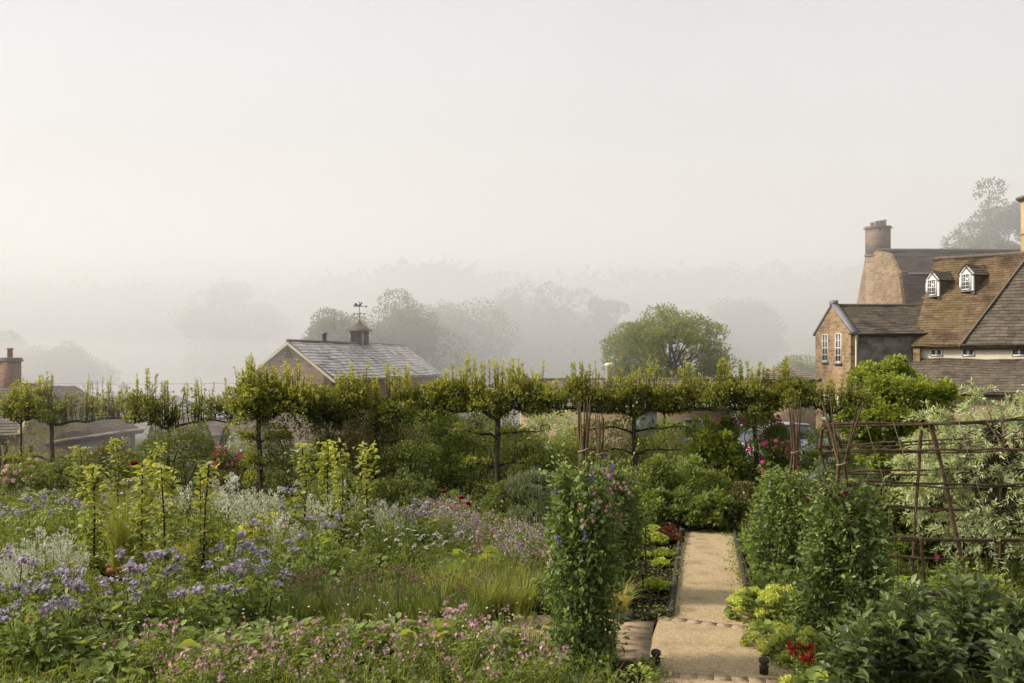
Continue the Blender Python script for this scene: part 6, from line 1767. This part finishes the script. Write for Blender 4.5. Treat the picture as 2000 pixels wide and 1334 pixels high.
# golden leaves and yellow froth
gl_ = make_mound(50, .30, .52, 60, .20, .15, 'gold_leaf', T_LF, None, 'golden_plant', .6)
for px, py, sc, lab in ((485, 1075, .9, 'golden-leaved plant left of the mauve spires, the smaller of the two'), (530, 1070, 1.05, 'golden-leaved plant with large yellow-green leaves, the bigger of the two')):
    putpx(gl_, lab, 'leafy plant', px, py, sc, 'golden-leaved plants')
yf_ = make_mound(51, .28, .42, 260, .08, .012, 'herb', T_RH, ('yellow', 900, .009), 'yellow_fennel', .4)
for px, py, sc, lab in ((350, 1130, 1.0, 'yellow-flowered fennel-like plant behind the right arm of the front goblet pear'), (385, 1120, .9, 'second yellow-flowered plant, right of the front goblet pear cane')):
    putpx(yf_, lab, 'flower', px, py, sc, 'yellow-flowered plants by the goblet pear')
rs = make_mound(52, .30, .26, 46, .19, .10, 'lettuce', T_LF, None, 'leafy_plant', .8); rs2 = make_mound(53, .34, .34, 150, .13, .085, 'herb', T_LF, None, 'leafy_plant', .8)
for px, py, sc in ((640, 1320, 1.0), (560, 1325, .9), (730, 1310, .9), (930, 1330, .8), (420, 1340, .9), (500, 1315, .8)):
    putpx(rs, 'big-leaved green plant among the pink flowers along the bottom', 'leafy plant', px, py, sc, 'big-leaved plants along the bottom')
for px, py in ((395, 1300), (450, 1290), (500, 1275), (330, 1320), (950, 1125), (990, 1115), (900, 1140), (860, 1100), (940, 1100), (1010, 1130), (60, 1030), (130, 1020), (740, 1140), (690, 1150), (640, 1180), (540, 1260), (370, 1160), (210, 1070), (270, 1060), (210, 1290), (165, 1310), (240, 1320), (280, 1290)):
    putpx(rs2, 'mid-green leafy plant filling a gap in the left-hand beds', 'leafy plant', px, py, random.uniform(.75, 1.05), 'leafy fillers in the left-hand beds')
tall_ = [make_umbel(60, 'cream', .85, 1.6), make_campion(61, 'cream', .8, 14, .009, 'herb', .34, 4, 900)]
for px, py in ((90, 1210), (160, 1235), (330, 1240), (400, 1225), (455, 1200), (520, 1195), (610, 1175), (660, 1125), (590, 1105), (740, 1120), (800, 1100), (380, 1140), (330, 1055), (250, 1040), (180, 1050), (100, 1060), (40, 1095), (700, 1165), (480, 1130), (20, 1205), (860, 1090), (540, 1140)):
    putpx(tall_[(px // 10) % 2], 'tall fine-leaved green plant rising above the flowers of the left-hand beds', 'plant', px, py, random.uniform(.8, 1.05), 'tall fine greenery in the left-hand beds', name='leafy_plant')
for px, py in ((30, 1300), (100, 1310), (170, 1330), (230, 1350), (330, 1300), (400, 1270), (450, 1320), (530, 1300), (600, 1290), (690, 1300), (760, 1290), (850, 1290), (960, 1310)):
    putpx(rs2, 'broad mid-green leafy clump among the flowers along the bottom', 'leafy plant', px, py, random.uniform(.9, 1.2), 'broad leafy clumps along the bottom')
bold = make_mound(58, .30, .62, 40, .26, .12, 'lettuce', T_LF, None, 'leafy_plant', .45)
for px, py, sc, lab in ((140, 1050, .9, 'upright bold-leaved plant in the left bed behind the white flowers'), (330, 1150, .8, 'bold pale-leaved plant beside the yellow-flowered plants'), (700, 1135, .8, 'bold-leaved plant below the middle goblet pear'), (930, 1150, .9, 'bold-leaved plant at the foot of the pink drift'), (400, 1345, .8, 'bold-leaved plant at the bottom edge left of the dusty poppies'), (830, 1320, .8, 'bold-leaved plant at the bottom edge below the peach poppy')):
    putpx(bold, lab, 'leafy plant', px, py, sc, 'bold-leaved plants in the left-hand beds')
for px, py, sc, lab in ((68, 1005, 1.3, 'pale leafy plant standing up in the mauve meadow at the left'), (1020, 1085, .9, 'leafy plant at the left foot of the grey shrub')):
    putpx(rs2, lab, 'leafy plant', px, py, sc, 'leafy fillers in the left-hand beds')

def poppy(label, px, py, Y, col, sz, seed, h=.75):
    rng = np.random.default_rng(seed); q = P(px, py, Y); z0 = -SL * Y
    hh = q[2] - z0; t = thing('poppy', label, 'flower', (q[0], q[1], z0), group='poppies standing above the beds')
    mb = MB(); tube(mb, [(rng.normal() * .05, .02, 0), (rng.normal() * .02, 0, hh * .6), (0, 0, hh)], .004, 5); mb.build('stem', M['stem'], t)
    mb = MB(); n = 9; a = np.arange(n) * 2.4
    leaves(mb, np.zeros((n, 3)) + [0, 0, hh] + rng.normal(size=(n, 3)) * .004, np.stack([np.cos(a), np.sin(a), .55 + .08 * np.arange(n)], 1), sz, sz * 1.15, T_RD, rng.uniform(.2, 1, n), rng, .3); mb.build('petals', M[col], t)
    mb = MB(); balls(mb, np.array([[0, 0, hh + sz * .22]]), sz * .2, .3); mb.build('centre', M['seed'], t)
    n = 14; mb = MB(); pos = np.stack([rng.normal(size=n) * .05, rng.normal(size=n) * .05, rng.uniform(.02, .5, n) * hh], 1); leaves(mb, pos, np.concatenate([rng.normal(size=(n, 2)), rng.uniform(.2, 1, (n, 1))], 1), .1, .03, T_LF, rng.uniform(.2, .9, n), rng, .5); mb.build('foliage', M['herb'], t)
poppy('red poppy left of the tallest pear trunk, higher of the pair', 866, 962, 17.2, 'red', .055, 1)
poppy('red poppy nearest the leaning pear stake', 901, 974, 16.8, 'red', .055, 2)
poppy('red poppy at the edge of the pink drift, lowest of the red ones', 914, 985, 16.2, 'red', .05, 3)
poppy('small red poppy among the uprights of the far left goblet pear', 262, 908, 17.5, 'red', .08, 4)
poppy('white poppy in front of the bronze rose bush', 459, 939, 16.0, 'white', .09, 5)
poppy('dusty pink poppy at the bottom edge, left of centre', 345, 1312, 8.5, 'mauve', .055, 6)
poppy('dusty mauve poppy left of the pair near the bottom', 582, 1255, 9.0, 'mauve', .05, 7)
poppy('dusty mauve poppy in the middle of the bottom trio', 608, 1260, 9.0, 'mauve', .05, 8)
poppy('largest dusty mauve poppy of the bottom trio', 680, 1266, 8.9, 'mauve', .055, 9)
poppy('peach-pink poppy above the pink drift, right of the chives', 876, 1196, 9.8, 'pale_pink', .055, 10)
poppy('small orange-red poppy in the pale rose bed at the left edge', 14, 940, 23, 'red', .10, 11)

# ------------------------------------------------------------------ ground cover that knits the beds together
def inpoly(x, y, pg):
    c = np.zeros(len(x), bool); n = len(pg)
    for i in range(n):
        x1, y1 = pg[i]; x2, y2 = pg[(i + 1) % n]
        c ^= ((y1 > y) != (y2 > y)) & (x < (x2 - x1) * (y - y1) / (y2 - y1 + 1e-12) + x1)
    return c
def gp2(l): return [tuple(G(a, c)[:2]) for a, c in l]
keep_out = [gp2([(1305, 1225), (1512, 1245), (1436, 1030), (1328, 1030)]), gp2([(1200, 1430), (1600, 1430), (1516, 1228), (1200, 1200)]), gp2([(1228, 1208), (1322, 1212), (1336, 1036), (1255, 1036)])]
thin_out = [gp2([(-420, 1195), (-420, 1245), (1262, 1255), (1250, 1203)]), gp2([(1520, 1245), (1530, 1305), (2600, 1305), (2500, 1245)])]
rng = np.random.default_rng(99)
def scatter(n, ylo, yhi, rng):
    y = ylo * (yhi / ylo) ** rng.uniform(0, 1, n)
    x = rng.uniform(-.80, 1.0, n) * y
    ok = np.ones(n, bool)
    for pg in keep_out: ok &= ~inpoly(x, y, pg)
    for pg in thin_out: ok &= ~(inpoly(x, y, pg) & (rng.uniform(0, 1, n) < .85))
    return x[ok], y[ok]
x, y = scatter(138000, 7.3, 25.5, rng)
n = len(x)
nz_ = .5 + .5 * np.sin(x * 2.3 + 1.3 * np.sin(y * 1.9)) * np.cos(y * 2.1 + np.sin(x * 1.7))
hgt = .05 + .24 * nz_
z = -SL * y + hgt * rng.uniform(.1, 1, n)
mb = MB(); L = rng.uniform(.04, .10, n) * (.6 + y / 22)
leaves(mb, np.stack([x, y, z], 1), np.concatenate([rng.normal(size=(n, 2)), rng.uniform(.0, 1.2, (n, 1))], 1), L, L * rng.uniform(.35, .65, n), T_RH, np.clip(rng.normal(.42, .2, n), 0, 1), rng, .65)
tag(mb.build('ground_cover', M['cover']), 'mixed green leaves covering the soil between the flowers', 'ground cover', kind='stuff')
x, y = scatter(37000, 7.3, 20, rng); n = len(x)
mb = MB(); blades(mb, np.stack([x, y, -SL * y], 1), rng.uniform(0, 2 * PI, n), rng.uniform(.18, .48, n), rng.uniform(.1, .6, n), .006 * (.5 + y / 14), 3, rng.uniform(0, 1, n), rng)
tag(mb.build('grass', M['grass']), 'loose grass stems rising through the beds', 'grass', kind='stuff')
x, y = scatter(5200, 8.5, 19, rng); ok = x < .02 * y; x, y = x[ok], y[ok]; n = len(x)
mb = MB(); flowers(mb, np.stack([x, y, -SL * y + rng.uniform(.22, .5, n)], 1), np.array([0, -.3, 1.]) + rng.normal(size=(n, 3)) * .4, rng.uniform(.008, .016, n), rng.uniform(0, 1, n), T_FL, rng)
tag(mb.build('wildflowers', M['white']), 'tiny white flowers sprinkled through the beds', 'wildflowers', kind='stuff')
# weeds and low leaves on the lettuce bed and creeping over the path edges
rng = np.random.default_rng(123)
mb = MB(); n = 900
bed = [G(a, c) for a, c in ((1240, 1195), (1308, 1198), (1328, 1042), (1262, 1042))]
u, v = rng.uniform(0, 1, n), rng.uniform(0, 1, n)
pos = np.array([(bed[0] * (1 - a) + bed[1] * a) * (1 - c) + (bed[3] * (1 - a) + bed[2] * a) * c for a, c in zip(u, v)]) + [0, 0, .015]
leaves(mb, pos, rng.normal(size=(n, 3)) * [1, 1, .3] + [0, 0, .25], rng.uniform(.02, .055, n), rng.uniform(.012, .03, n), T_RH, rng.uniform(.1, 1, n), rng, .7)
for (a, b, m_, s_) in (((1331, 1036), (1311, 1200), 420, .05), ((1433, 1036), (1464, 1180), 900, .10), ((1464, 1180), (1506, 1242), 500, .14), ((1311, 1203), (1216, 1212), 260, .05), ((1526, 1245), (1565, 1334), 500, .13), ((1258, 1300), (1290, 1334), 260, .1)):
    A, B = G(*a), G(*b); t_ = rng.uniform(0, 1, m_)[:, None]; cl = np.abs(np.sin(t_[:, 0] * 23 + a[0])) ** 2
    pos = A + (B - A) * t_ + rng.normal(size=(m_, 3)) * [s_, s_, 0]; pos[:, 2] = -SL * pos[:, 1] + .01 + rng.uniform(0, .11, m_) * cl
    leaves(mb, pos, rng.normal(size=(m_, 3)) * [1, 1, .3] + [0, 0, .45], rng.uniform(.025, .07, m_), rng.uniform(.012, .035, m_), T_RH, rng.uniform(.1, 1, m_), rng, .65)
tag(mb.build('leaves', M['herb']), 'low creeping leaves along the edges of the gravel path', 'ground cover', kind='stuff')
mb = MB(); n = 420; t_ = rng.uniform(0, 1, n); py_ = 1040 + 280 * t_ ** 1.0; px_ = rng.uniform(1300, 1530, n); pp = np.array([G(a, c) for a, c in zip(px_, py_)]); pp[:, 2] += .012
leaves(mb, pp, rng.normal(size=(n, 3)) * [1, 1, .1], rng.uniform(.008, .022, n), rng.uniform(.006, .012, n), T_RH, rng.uniform(0, 1, n), rng, .9)
tag(mb.build('litter', M['brown_shrub']), 'scattered bits of leaf and grit lying on the gravel path', 'litter', kind='stuff')
